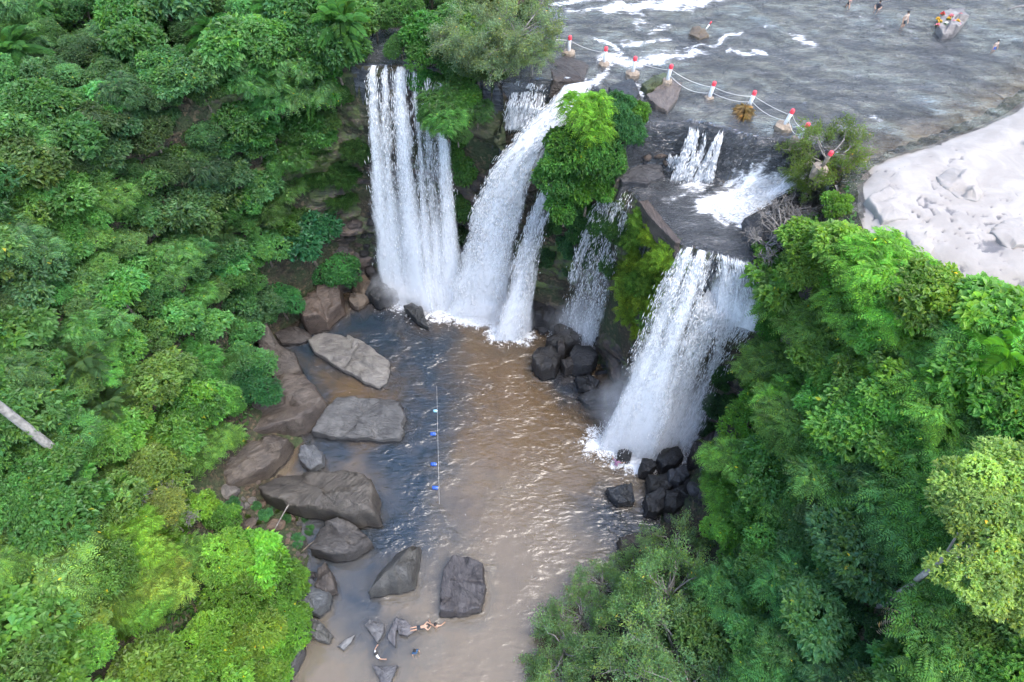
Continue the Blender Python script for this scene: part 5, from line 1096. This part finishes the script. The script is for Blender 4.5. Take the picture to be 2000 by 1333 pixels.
for p, s, l in (((1525, 440), 1.0, 'bare grey shrub beside the white rapid'), ((1560, 405), .8, 'bare grey shrub under the thin-crowned tree'), ((1500, 470), .8, 'bare grey shrub at the lip of the rightmost fall')):
    plant_px('bare', *p, s, (.35, .32, .3), l, 'bare shrubs by the rapid')
for p in ((1490, 490), (1510, 520), (1505, 560), (1550, 460), (1590, 430)):
    plant_px('bush', *p, .6, (.07, .18, .03), 'green bush at the right lip of the rightmost fall', 'bushes at the right lip')
for p in ((1955, 360), (1975, 385), (1990, 405), (1965, 395), (1945, 350), (1700, 470), (1740, 490), (1870, 575), (1890, 590)):
    plant_px('grass', *p, .8, (.17, .18, .07), 'dry grass tuft on the pale bank', 'grass tufts on the pale bank', h=.2)

for p_ in ((1660, 1120), (1680, 1210), (1660, 1260), (1700, 1290), (1740, 1280), (1820, 1250), (1840, 1200), (1800, 1290), (1850, 1290), (1690, 1100), (1640, 1180), (1720, 1230)):
    plant_px('bush', *p_, rs_.uniform(.5, .8), (.028, .085, .026), 'dark low bush round the clearing with the dry fronds', 'bushes round the dark clearing', jit=.25)
# tall pale trunks
def tall_tree(base, H, r, lean, label, crowns, col, bare_top=False):
    o = empty('tall_tree', base); t = np.linspace(0, 1, 9)
    pts = np.stack([lean[0] * t + .15 * np.sin(t * 5), lean[1] * t, H * t - .4], 1); mb = MB(); mb.tube(pts, r * (1 - .45 * t), 10)
    for dx, dy, dz, s, kd, vr in crowns:
        mb.tube([pts[7], (pts[7] + [lean[0] + dx, lean[1] + dy, H + dz]) / 2, [lean[0] + dx, lean[1] + dy, H + dz]], [r * .4, r * .25, r * .08], 6)
    tr = mb.build('trunk', BARK_PALE, o)
    for dx, dy, dz, s, kd, vr in crowns:
        parts, ch = KINDS[kd][vr]; c = link('crown', parts[1][1], o); c.location = (lean[0] + dx, lean[1] + dy, H + dz - ch * s * .8); c.scale = (s, s, s); c.rotation_euler = (0, 0, dx * 3 + dy); c.color = (*col, 1)
    return tag(o, label, 'tree')
v = cast(1712, 1186, 0)
tall_tree((v.x, v.y, v.z), 8.6, .18, (0, 0), 'tall yellow-green tree on a leaning pale trunk at the right edge', [(-.6, -1.6, .5, .8, 'small', 0), (1.6, -.2, 1.2, 1.0, 'small', 1), (.4, 1.4, 1.3, .9, 'small', 2), (2.6, 2.0, 1.6, 1.0, 'small', 3), (3.6, -.4, 1.4, 1.0, 'small', 0), (1.6, -2.2, .6, .8, 'small', 2), (4.4, 1.4, 1.9, .9, 'small', 1)], (.31, .43, .14))
v = cast(92, 862, 6.0)
tall_tree((v.x, v.y, tzf(v.x, v.y)), 19, .30, (-1.0, 0), 'thick pale bare trunk rising out of frame at the left edge', [(-1.5, 0, 1, 1.2, 'broad', 0), (1, 1.5, 1.2, 1.1, 'broad', 1), (0, -2, .6, 1.1, 'broad', 2)], (.06, .14, .03))
# fallen dry palm fronds and logs
g = Geo(); r0 = np.random.default_rng(3)
frond(g, r0, np.array([[0, 0, 0.]]), np.array([[1., 0, .12]]), np.array([3.0]), 26, .42, .16, np.array([.6]), np.array([.1]), .06, .25); DRYF = g.data('frond', LEAF_DRY)
for a, b, l in (((1690, 1235), (1800, 1205), 'dry palm frond lying lowest in the dark clearing'), ((1735, 1130), (1800, 1190), 'dry palm frond crossing under the pale trunk'), ((1720, 1190), (1815, 1230), 'dry palm frond in the middle of the dark clearing'), ((1745, 1115), (1760, 1190), 'dry palm frond hanging by the dark hollow'), ((1830, 1140), (1800, 1170), 'dry palm frond right of the pale trunk'), ((1725, 1260), (1790, 1245), 'dry palm frond below the others')):
    p = cast(*a, 1.2); q = cast(*b, 1.2); p.z += 1.2; q.z += 1.2; d = q - p
    o = link('palm_frond', DRYF); o.location = p; o.rotation_euler = d.to_track_quat('X', 'Z').to_euler(); s = d.length / 3.0; o.scale = (s, 1.0, 1.0); o.color = (.42, .36, .26, 1); tag(o, l, 'palm frond', 'fallen dry palm fronds')
def log(p, q, r, label, mat=BARK_PALE):
    p, q = np.array(p), np.array(q); t = np.linspace(0, 1, 7)[:, None]; pts = p + (q - p) * t; pts[:, 2] += .12 * np.sin(t[:, 0] * 4); mb = MB(); mb.tube(pts - p, np.linspace(r, r * .7, 7), 9)
    o = mb.build('log', mat); o.location = p; tag(o, label, 'log')
log(at(1150, 1192, .9), at(1172, 1162, 1.3), .2, 'short pale log at the water edge by the olive trees')
log(at(583, 958, 2.3), at(532, 1040, 1.2), .06, 'thin grey fallen pole leaning on the longest brown boulder', TWIG)
log(at(628, 1048, 1.2), at(585, 1080, .9), .05, 'curved vine-wrapped branch beside the pointed boulder', BARK)
log(at(1925, 180, 22), at(1960, 190, 22), .06, 'thin stick floating near the bank waterline', TWIG)
log(at(1968, 20, 23.5), at(2020, 10, 24), .08, 'bare branch reaching in at the top right corner', TWIG)

# low growth covering the forest floor
def project(P):
    dx = P[:, 0]; dy = P[:, 1]; dz = P[:, 2] - CAMH; f = dy * math.cos(PITCH) - dz * math.sin(PITCH); u = dy * math.sin(PITCH) + dz * math.cos(PITCH)
    return 1000 + FPX * dx / f, 666.5 - FPX * u / f, f
rs2 = np.random.default_rng(77); N = 260000
x = rs2.uniform(-46, 46, N); y = rs2.uniform(-6, 60, N); z = terrain(x, y); px, py, dep = project(np.stack([x, y, z], 1))
dp = sdist(x, y, POOLP); du = sdist(x, y, UPL)
ok = (dp < -2.2) & (px > -80) & (px < 2080) & (py > -80) & (py < 1420) & (sdist(x, y, RIV) < -.8) & (sdist(x, y, BANK) < -.4)
ok &= ~((x > -12) & (x < 17) & (y > 28) & (du > -2.4) & (du < .2))
LS = [(540, 1340), (560, 1200), (600, 1050), (400, 1000), (330, 960), (420, 900), (480, 860), (530, 640), (620, 600), (700, 640), (760, 900), (700, 1340)]
ok &= ~inside(px, py, np.array(LS)); ok &= ~((px > 1130) & (px < 1420) & (py > 840) & (py < 1340) & (dp > -4))
ok &= ~((px > 640) & (px < 760) & (py > 150) & (py < 560)) 
ok &= rs2.random(N) < sstep(.36, .5, fbm(p3(x / 2.2, y / 2.2), 3, 88)) * .95 + .05
x, y, z = x[ok], y[ok], z[ok]; n = len(x); P = np.stack([x, y, z + rs2.random(n) * .9], 1)
g = Geo(); V, F = leaf_geo(rs2, P, rs2.normal(size=(n, 3)) * [1, 1, .4], np.array([0, 0, 1.0]) + rs2.normal(size=(n, 3)) * .4, .34 * rs2.uniform(.5, 1.3, n), .6)
hue = (fbm(p3(x / 3, y / 3), 2, 89) - .5) * .8; tn = np.clip(.5 + (fbm(p3(x / 1.5, y / 1.5), 2, 90) - .5) * 1.4, 0, 1)
g.add(V, F, lv_attr(rs2, n, 4, hue, tn)); o = link('undergrowth', g.data('undergrowth', LEAF)); o.color = (.05, .125, .032, 1)
tag(o, 'low leafy undergrowth carpeting the forest floor', 'undergrowth', kind='stuff')
print('PLANTS', NPLANT, 'UNDER', n)

# ------------------------------------------------------------------ railing posts and ropes on the upper river
def post_meshes(ped, seed):
    rs = np.random.default_rng(seed); m1 = MB().lathe([(0, -.4), (.125, -.4), (.125, .85), (.118, .86), (0, .86)], 14); m2 = MB().lathe([(0, .862), (.15, .862), (.145, .88), (.145, 1.06), (.12, 1.13), (.06, 1.17), (0, 1.18)], 14)
    w = ped; V = []; F = []
    for z, s in ((-.95, w * .72), (-.45, w), (-.1, w * .92), (.0, w * .62)):
        th = np.linspace(0, 2 * np.pi, 8, endpoint=False) + .3; r = s * (1 + .12 * rs.normal(size=8)); V.append(np.stack([r * np.cos(th), r * np.sin(th), np.full(8, z)], 1))
    V = np.vstack(V + [np.array([[0, 0, .01]])])
    for k in range(3):
        for j in range(8): F.append((k * 8 + j, k * 8 + (j + 1) % 8, (k + 1) * 8 + (j + 1) % 8, (k + 1) * 8 + j))
    T = [(24 + j, 24 + (j + 1) % 8, 32) for j in range(8)]
    return m1, m2, (V, np.array(F), np.array(T))
POSTS = []
for i, (px, py, z, ped, tl, lab) in enumerate([(1111, 99, 22.45, .5, (0, .03), 'white post with red cap furthest left, next to the feathery tree'), (1180, 121, 22.4, .48, (0, .05), 'second white post from the left, foam round its brown pedestal'), (1236, 140, 22.4, .5, (0, .05), 'third white post from the left, in the foaming chute'),
        (1304, 156, 22.7, .42, (0, .12), 'fourth white post from the left, on the mossy wedge'), (1386, 189, 22.3, .38, (0, .14), 'white post between the tan slab and the dry grass tuft'), (1463, 207, 22.3, .36, (0, .16), 'white post behind the dry grass tuft'),
        (1533, 243, 22.5, .62, (0, .3), 'white post with the biggest pale pedestal'), (1562, 270, 22.6, .5, (0, .3), 'white post half hidden by the thin-crowned tree'), (1606, 325, 22.6, .5, (0, .3), 'stained post with worn red cap under the thin-crowned tree')]):
    v = at(px, py, z); o = empty('railing_post', v, .3 * i); m1, m2, (V, F, T) = post_meshes(ped, i + 400); o.rotation_euler = (0, tl[1] * .6, 0)
    m1.build('post', WHITE_PAINT if i < 8 else CONCRETE, o); m2.build('cap', RED_PAINT, o); mk('pedestal', V, [F, T], CONCRETE, o, smooth=False)
    tag(o, lab, 'post', 'red-capped white posts across the river'); bpy.context.view_layer.update(); POSTS.append(o.matrix_world.copy())
v = at(1377, 60, 22.0); o = empty('marker_stick', v, 0); o.rotation_euler = (0, .45, 0); MB().tube([[0, 0, -.3], [0, 0, .55]], .05, 8).build('stick', WHITE_PAINT, o); MB().tube([[0, 0, .552], [0, 0, .8]], .055, 8).build('tip', RED_PAINT, o); tag(o, 'short leaning stick with red tip beside the orange-brown rock', 'stick')
def rope(a, b, sag, r, label, group, mat=ROPE):
    t = np.linspace(0, 1, 15)[:, None]; a, b = np.array(a), np.array(b); p = a + (b - a) * t; p[:, 2] -= sag * 4 * (t * (1 - t))[:, 0]
    o = MB().tube(p - a, r, 5).build('rope', mat); o.location = a; return tag(o, label, 'rope', group)
nm = ['first and second', 'second and third', 'third and fourth', 'fourth and fifth', 'fifth and sixth', 'sixth and seventh', 'seventh and eighth']
for i in range(7):
    A, B = POSTS[i], POSTS[i + 1]
    for k, (h, sg) in enumerate(((.78, .15), (.35, .28))):
        if i < 3 and k == 1: continue
        rope(A @ Vector((.1, -.1, h)), B @ Vector((-.1, -.1, h)), sg * (1 + .5 * math.sin(i * 2.3 + k)), .015, '%s rope strung between the %s white posts' % (('upper', 'lower')[k], nm[i]), 'ropes between the posts')
v = at(1100, 80, 23.2); rope(at(1040, 68, 23.3), POSTS[0] @ Vector((-.1, 0, .8)), .1, .025, 'rope running from the first white post into the feathery tree', 'ropes between the posts')
plant('grass', at(1452, 222, 22.1), 1.9, (.36, .25, .15), 'dry tan grass tuft in front of a white post', None, jit=.02)
plant('grass', at(1450, 232, 22.05), 1.4, (.34, .24, .14), 'smaller dry grass tuft trailing in the river below the white post', None, jit=.02)

# swimming line with floats
p0, p1 = at(853, 755, .05), at(858, 985, .05)
rope(p0, p1, 0, .008, 'thin pale line floating across the pool', None)
def drum(px, py, mat, label, r=.15, h=.22, ax=1.4):
    v = at(px, py, .08); o = empty('float', v, ax); m = MB().lathe([(0, -h), (r * .85, -h), (r, -h * .9), (r, -h * .4), (r * 1.05, -h * .36), (r * 1.05, -h * .3), (r, -h * .26), (r, h * .26), (r * 1.05, h * .3), (r * 1.05, h * .36), (r, h * .4), (r, h * .9), (r * .85, h), (0, h)], 14)
    b = m.build('drum', mat, o); b.rotation_euler = (R(80), 0, 0); k = MB().lathe([(0, h), (.05, h), (.05, h + .05), (0, h + .05)], 10).build('bung', ROPE, o); k.rotation_euler = (R(80), 0, 0)
    tag(o, label, 'float', 'plastic floats on the swimming line')
drum(850, 803, PALE_BLUE_PL, 'pale blue float at the top of the swimming line', .12, .15)
drum(846, 848, BLUE_PL, 'blue drum float, highest of the dark blue ones')
drum(847, 907, BLUE_PL, 'blue drum float in the middle of the swimming line')
drum(850, 953, BLUE_PL, 'blue drum float lowest on the swimming line')

# ------------------------------------------------------------------ people
SKINM = mat_plain('skin', (.42, .25, .17), .5, .08, 8); HAIRM = mat_plain('hair', (.012, .010, .010), .45, .2, 20); EYEM = mat_plain('eye', (.02, .015, .012), .3, .05, 9)
def cloth(name, c): return mat_plain(name, c, .8, .15, 12)
def person(loc, rz, pose, top, bottom, label, skin=SKINM, h=1.65, tilt=(0, 0), hair=True):
    """one skinned body grown from a joint graph; clothing is painted by region of the same body"""
    s = h / 1.7; J = {}; E_ = []; Rd = {}; Z = {}
    def v(n, p, r, z=0): J[n] = Vector(p) * s; Rd[n] = r * s; Z[n] = z
    def e(a, b): E_.append((a, b))
    if pose == 'sit':
        hipz = .14; v('pel', (0, 0, hipz), .135, 1)
        for q, sx in (('l', 1), ('r', -1)):
            v('hip' + q, (.09 * sx, -.04, hipz - .01), .095, 1); v('kn' + q, (.13 * sx, -.44, hipz + .22), .062, 0); v('an' + q, (.12 * sx, -.62, hipz - .10), .042, 0); v('to' + q, (.13 * sx, -.78, hipz - .12), .034, 0)
        lean = -.05
    else:
        hipz = .90; v('pel', (0, 0, hipz), .135, 1)
        for q, sx in (('l', 1), ('r', -1)):
            st = .16 * sx if pose == 'walk' else 0
            v('hip' + q, (.09 * sx, 0, hipz - .08), .095, 1); v('kn' + q, (.11 * sx, -.03 + st, .48), .062, 0); v('an' + q, (.11 * sx, .02 + st * .6, .07), .042, 0); v('to' + q, (.12 * sx, -.15 + st * .6, .04), .034, 0)
        lean = 0
    v('waist', (0, lean * .4, hipz + .17), .115, 2); v('chest', (0, lean, hipz + .38), .145, 2); v('neckb', (0, lean, hipz + .53), .075, 2); v('neck', (0, lean - .01, hipz + .60), .052, 0); v('head', (0, lean - .03, hipz + .70), .09, 0); v('crownv', (0, lean - .015, hipz + .79), .075, 0); v('nose', (0, lean - .125, hipz + .695), .018, 0)
    for a, b in (('pel', 'waist'), ('waist', 'chest'), ('chest', 'neckb'), ('neckb', 'neck'), ('neck', 'head'), ('head', 'crownv'), ('head', 'nose')): e(a, b)
    for q, sx in (('l', 1), ('r', -1)):
        e('pel', 'hip' + q); e('hip' + q, 'kn' + q); e('kn' + q, 'an' + q); e('an' + q, 'to' + q)
        sh = (.18 * sx, lean, hipz + .48)
        if pose == 'arms_out': el, wr = (.40 * sx, -.10, hipz + .36), (.52 * sx, -.30, hipz + .26)
        elif pose == 'sit': el, wr = (.27 * sx, -.16, hipz + .25), (.18 * sx, -.40, hipz + .26)
        elif pose == 'lie': el, wr = (.34 * sx, -.12, hipz + .62), (.16 * sx, -.16, hipz + .80)
        else: el, wr = (.25 * sx, .02, hipz + .22), (.26 * sx, -.10, hipz - .02)
        v('sh' + q, sh, .068, 2); v('el' + q, el, .042, 0); v('wr' + q, wr, .030, 0); e('chest', 'sh' + q); e('sh' + q, 'el' + q); e('el' + q, 'wr' + q)
        d = (Vector(wr) - Vector(el)).normalized(); sd = d.cross(Vector((0, 0, 1))).normalized() if abs(d.z) < .9 else Vector((1, 0, 0)); pm = Vector(wr) + d * .07
        v('pm' + q, pm, .030, 0); e('wr' + q, 'pm' + q)
        for f_, (off, ln) in enumerate(((-.032, .062), (-.011, .078), (.011, .074), (.032, .056))):
            k1 = pm + sd * off + d * .03; k2 = k1 + d * ln * .6 + Vector((0, 0, -.010)); k3 = k2 + d * ln * .4 + Vector((0, 0, -.018))
            v('f%d%s1' % (f_, q), k1, .010, 0); v('f%d%s2' % (f_, q), k2, .009, 0); v('f%d%s3' % (f_, q), k3, .007, 0); e('pm' + q, 'f%d%s1' % (f_, q)); e('f%d%s1' % (f_, q), 'f%d%s2' % (f_, q)); e('f%d%s2' % (f_, q), 'f%d%s3' % (f_, q))
        t1 = Vector(wr) + d * .03 - sd * .045 * sx; v('t1' + q, t1, .011, 0); v('t2' + q, t1 + d * .04 - sd * .018 * sx, .009, 0); e('wr' + q, 't1' + q); e('t1' + q, 't2' + q)
    names = list(J); ix = {n: i for i, n in enumerate(names)}
    me = bpy.data.meshes.new('body'); me.from_pydata([J[n][:] for n in names], [(ix[a], ix[b]) for a, b in E_], []); tmp = bpy.data.objects.new('tmp', me); COL.objects.link(tmp)
    tmp.modifiers.new('s', 'SKIN'); 
    for i, n in enumerate(names):
        sv_ = me.skin_vertices[0].data[i]; sv_.radius = (Rd[n], Rd[n] * (.78 if n in ('chest', 'waist', 'pel') else 1)); sv_.use_root = (n == 'pel')
    ss = tmp.modifiers.new('u', 'SUBSURF'); ss.levels = 1; ss.render_levels = 1
    dg = bpy.context.evaluated_depsgraph_get(); bm_ = bpy.data.meshes.new_from_object(tmp.evaluated_get(dg)); bpy.data.objects.remove(tmp); bpy.data.meshes.remove(me)
    bm_.name = 'body'; bm_.materials.clear()
    for m_ in (skin, bottom or skin, top or skin): bm_.materials.append(m_)
    JP = np.array([J[n][:] for n in names]); JR = np.array([Rd[n] for n in names])
    cs = np.array([p.center[:] for p in bm_.polygons]); dd = np.linalg.norm(cs[:, None] - JP[None], axis=2) - JR[None] * .6; bi = dd.argmin(1)
    bm_.polygons.foreach_set('material_index', np.array([Z[names[i]] for i in bi], np.int32)); bm_.polygons.foreach_set('use_smooth', np.ones(len(cs), bool)); bm_.update()
    o = empty('person', loc, rz); o.rotation_euler = (tilt[0], tilt[1], rz); link('body', bm_, o)
    hc = J['head']; mb = MB(); th = np.linspace(0, 1.85, 8); mb.lathe([(.112 * s * math.sin(a) + 1e-4, .118 * s * math.cos(a)) for a in th], 14); V = np.vstack(mb.V); V[:, 1] = V[:, 1] * 1.12 + .022 * s; V += np.array(hc) + [0, 0, .03 * s]
    if hair: mk('hair', V, np.vstack(mb.F[4]), HAIRM, o)
    for sx in (-1, 1):
        ey = MB().lathe([(1e-4, -.012 * s), (.011 * s, 0), (1e-4, .012 * s)], 8); ed = ey.build('eye', EYEM, o); ed.location = hc + Vector((.033 * sx, -.088, .012)) * s
    return tag(o, label, 'person', 'people at the falls')
person(at(1201, 916, -.6), 2.6, 'arms_out', cloth('mauve_cloth', (.45, .22, .36)), cloth('mauve_cloth', (.45, .22, .36)), 'person in a mauve top wading near the rightmost fall')
person(at(800, 1230, .5), 1.75, 'lie', None, cloth('dark_shorts', (.02, .03, .04)), 'person in dark shorts lying on the low grey rock', tilt=(R(82), 0), h=1.4)
person(at(854, 1232, -.95), 3.0, 'arms_out', None, cloth('dark_shorts', (.02, .03, .04)), 'bare-chested person wading just right of the one lying down', hair=True)
person(at(741, 1288, -.8), 2.2, 'arms_out', cloth('white_cloth', (.75, .74, .74)), cloth('blue_cloth', (.04, .1, .35)), 'person in white top wading above the triangular rock')
person(at(815, 1282, -.95), .6, 'stand', cloth('navy_cloth', (.03, .10, .22)), cloth('navy_cloth', (.03, .10, .22)), 'person in dark blue wading alone right of the triangular rock')
person(at(1165, 1218, .55), 1.2, 'sit', cloth('white_cloth', (.75, .74, .74)), cloth('dark_shorts', (.02, .03, .04)), 'person in white shirt sitting on the dark stones under the olive trees')
person(at(1072, 1200, -.7), 1.0, 'stand', cloth('red_cloth', (.45, .04, .04)), cloth('dark_shorts', (.02, .03, .04)), 'person in red at the water edge beside the leaning olive tree')
person(at(1129, 1322, .5), 2.0, 'sit', cloth('white_blue_cloth', (.60, .68, .80)), cloth('blue_cloth', (.04, .1, .35)), 'person in white and blue sitting at the bottom edge under the trees')
person(at(1757, 62, 21.75), .4, 'stand', cloth('tan_cloth', (.5, .38, .3)), cloth('dark_shorts', (.02, .03, .04)), 'person standing in the river left of the offering rock')
person(at(1651, 24, 21.75), 1.0, 'walk', cloth('pink_cloth', (.6, .3, .28)), cloth('dark_shorts', (.02, .03, .04)), 'person in pink wading at the top edge of the river')
person(at(1712, 22, 21.9), -.6, 'sit', cloth('dark_cloth', (.04, .04, .05)), cloth('dark_shorts', (.02, .03, .04)), 'person in dark clothes crouching in the river')
person(at(1934, 108, 21.75), .2, 'stand', cloth('tan_cloth', (.5, .38, .3)), cloth('blue_cloth', (.04, .1, .35)), 'person standing in shallows right of the offering rock', h=1.2)
person(at(1996, 92, 21.9), .5, 'walk', cloth('white_cloth', (.75, .74, .74)), cloth('navy_cloth', (.03, .10, .22)), 'person in white at the right edge near the river')
person(at(1997, 290, 22.3), 1.4, 'sit', cloth('dark_cloth', (.04, .04, .05)), cloth('navy_cloth', (.03, .10, .22)), 'person in dark clothes sitting at the right edge of the pale bank')
# offering rock with flowers
boulder([(1826, 62), (1836, 34), (1850, 24), (1880, 28), (1884, 48), (1862, 70), (1840, 74)], .8, (.24, .23, .22), 'pale flat rock in the river heaped with coloured offerings', z0=21.8, depth=.8, group=UB, name='ledge_rock', mat=ROCK_DRY, flat=1.2)
fl = [(1841, 27, 'red'), (1832, 38, 'yellow'), (1858, 31, 'pink'), (1876, 30, 'red'), (1853, 38, 'yellow'), (1861, 44, 'pink'), (1870, 42, 'yellow'), (1847, 47, 'white'), (1872, 50, 'pink'), (1831, 50, 'pink'), (1836, 43, 'yellow'), (1866, 52, 'pink')]
FC = {'red': (.6, .04, .05), 'yellow': (.75, .45, .06), 'pink': (.75, .25, .32), 'white': (.8, .8, .8)}
rsf = np.random.default_rng(12)
for i, (px, py, c) in enumerate(fl):
    o = empty('flower_bunch', at(px, py, 22.65), i); g = Geo(); n = 26; d = unit(rsf.normal(size=(n, 3)) + [0, 0, .6]); V, F = leaf_geo(rsf, d * .05, d, rsf.normal(size=(n, 3)) + [0, 0, 1], .17 * rsf.uniform(.7, 1.2, n), .7); g.add(V, F, np.full((len(V), 3), .5))
    b = link('blossom', g.data('blossom', LEAF_DRY), o); b.color = (*FC[c], 1)
    g = Geo(); V, F = leaf_geo(rsf, d * .02 - [0, 0, .04], d * [1, 1, .2], np.tile([[0, 0, 1.]], (n, 1)), np.full(n, .2), .3); g.add(V, F, np.full((len(V), 3), .5)); b = link('leaves', g.data('leaves', LEAF), o); b.color = (.06, .15, .03, 1)
    tag(o, '%s flower bunch laid on the offering rock' % c, 'flowers', 'flower offerings on the rock')

# ------------------------------------------------------------------ where each look-alike stands, said by what is next to it
MARKS = [(545, 800, 'the big brown boulder'), (480, 915, 'the smooth-shouldered brown boulder'), (630, 975, 'the longest brown boulder'), (668, 1055, 'the dark pointed boulder'), (605, 1165, 'the rounded blue-grey boulder'), (605, 900, 'the small round boulder'), (565, 1290, 'the grey wedge boulder'), (638, 1130, 'the brown angular boulder'),
    (580, 1225, 'the dark smooth boulder'), (628, 1235, 'the oblong dark boulder'), (630, 605, 'the leaning brown slab'), (750, 575, 'the foam-washed black boulder'), (760, 300, 'the leftmost waterfall'), (1040, 240, 'the slanting chute'), (1020, 500, 'the narrow waterfall'), (1160, 520, 'the veil waterfall'), (1350, 600, 'the rightmost waterfall'),
    (1115, 165, 'the broad brown rock'), (1160, 300, 'the bushy cliff clump'), (1290, 190, 'the tan slab'), (1355, 300, 'the widest small cascade'), (1440, 335, 'the black layered block'), (1210, 965, 'the blocky dark rock'), (1310, 900, 'the largest black boulder'), (1320, 940, 'the grey faced block'), (1375, 890, 'the red-brown block'), (1345, 980, 'the pale-faced stone'),
    (1245, 1070, 'the brown ribbed rock'), (1160, 1175, 'the short pale log'), (1165, 1215, 'the person in white shirt'), (1130, 1320, 'the person in white and blue'), (1620, 310, 'the thin-crowned tree'), (1870, 370, 'the long humped rock'), (260, 1085, 'the grassy clearing'), (300, 985, 'the yellowish shrub'), (45, 815, 'the thick pale trunk'), (605, 465, 'the rounded blue-green tree'),
    (668, 45, 'the lush palm'), (985, 60, 'the feathery trees'), (1285, 450, 'the brown lip of rock'), (1140, 700, 'the striped black boulder'), (1215, 670, 'the long blue-grey slab'), (1155, 785, 'the black flat rock'), (1770, 1190, 'the fallen dry fronds'), (1270, 1215, 'the broad olive tree')]
BASE = {'lime green bushes by the lower left shore': 'lime green bush', 'trees overhanging the cliff edge': 'tree overhanging the cliff edge', 'small-leaved trees on the cliff top between the left falls': 'small-leaved cliff-top tree', 'leafy trees on the cliff top between the left falls': 'leafy cliff-top tree', 'leafy bushes on the cliff top between the left falls': 'leafy cliff-top bush',
    'bushes on the wet cliff': 'mossy bush on the wet cliff', 'ferns on the mossy cliff': 'fern on the mossy cliff', 'ferns on the gully wall': 'dark fern on the gully wall', 'trees on the gully slope': 'tree on the gully slope', 'pandanus rosettes on the left bank': 'spiky pandanus rosette', 'creepers between the left shore boulders': 'small creeping plant',
    'grass tufts on the left shore': 'thin grass tuft', 'bushes right of the rightmost fall': 'dark bush on damp rock', 'bushes at the right lip': 'green bush at the lip', 'grass tufts on the pale bank': 'dry grass tuft on the bank', 'bushes round the dark clearing': 'dark low bush', 'small stones on the left shore': 'brown shore stone', 'dark stones beside the bright bush': 'dark stone in the gap', 'dark stones under the bright bush': 'dark stone under the bush',
    'black stones in the right shore pile': 'black wet pile stone', 'dark stones under the olive trees': 'dark path stone', 'black stones left of the rightmost fall': 'black wet stone', 'black rocks in the dark gully': 'black gully rock', 'stones on the lower ledge': 'dark ledge stone', 'dark rocks right of the rightmost fall': 'dark rock in shade', 'black rocks awash under the falls': 'black rock awash'}
bpy.context.view_layer.update()
for o in list(SC.objects):
    if o.parent or o.get('group') not in BASE: continue
    h_ = KINDS['broad'][0][1] * .8 if o.type == 'EMPTY' and 'tree' in BASE[o['group']] else 0
    p_ = np.array([[o.matrix_world.translation.x, o.matrix_world.translation.y, o.matrix_world.translation.z + h_]]); qx, qy, _ = project(p_); qx, qy = float(qx[0]), float(qy[0])
    mx, my, mn = min(MARKS, key=lambda q: math.hypot(qx - q[0], qy - q[1])); ddx, ddy = qx - mx, qy - my; dd = math.hypot(ddx, ddy)
    sz = max(o.scale); szw = ''
    if o.type == 'MESH': szw = 'big ' if sz > .75 else 'small ' if sz < .45 else ''
    ang = math.degrees(math.atan2(-ddy, ddx)) % 360; dr = ['right of', 'above and right of', 'above', 'above and left of', 'left of', 'below and left of', 'below', 'below and right of'][int(((ang + 22.5) % 360) // 45)]
    o['label'] = ('%s%s %s%s %s' % (szw, BASE[o['group']], 'close ' if dd < 45 else '', dr, mn)) if dd > 14 else '%s%s right beside %s' % (szw, BASE[o['group']], mn)
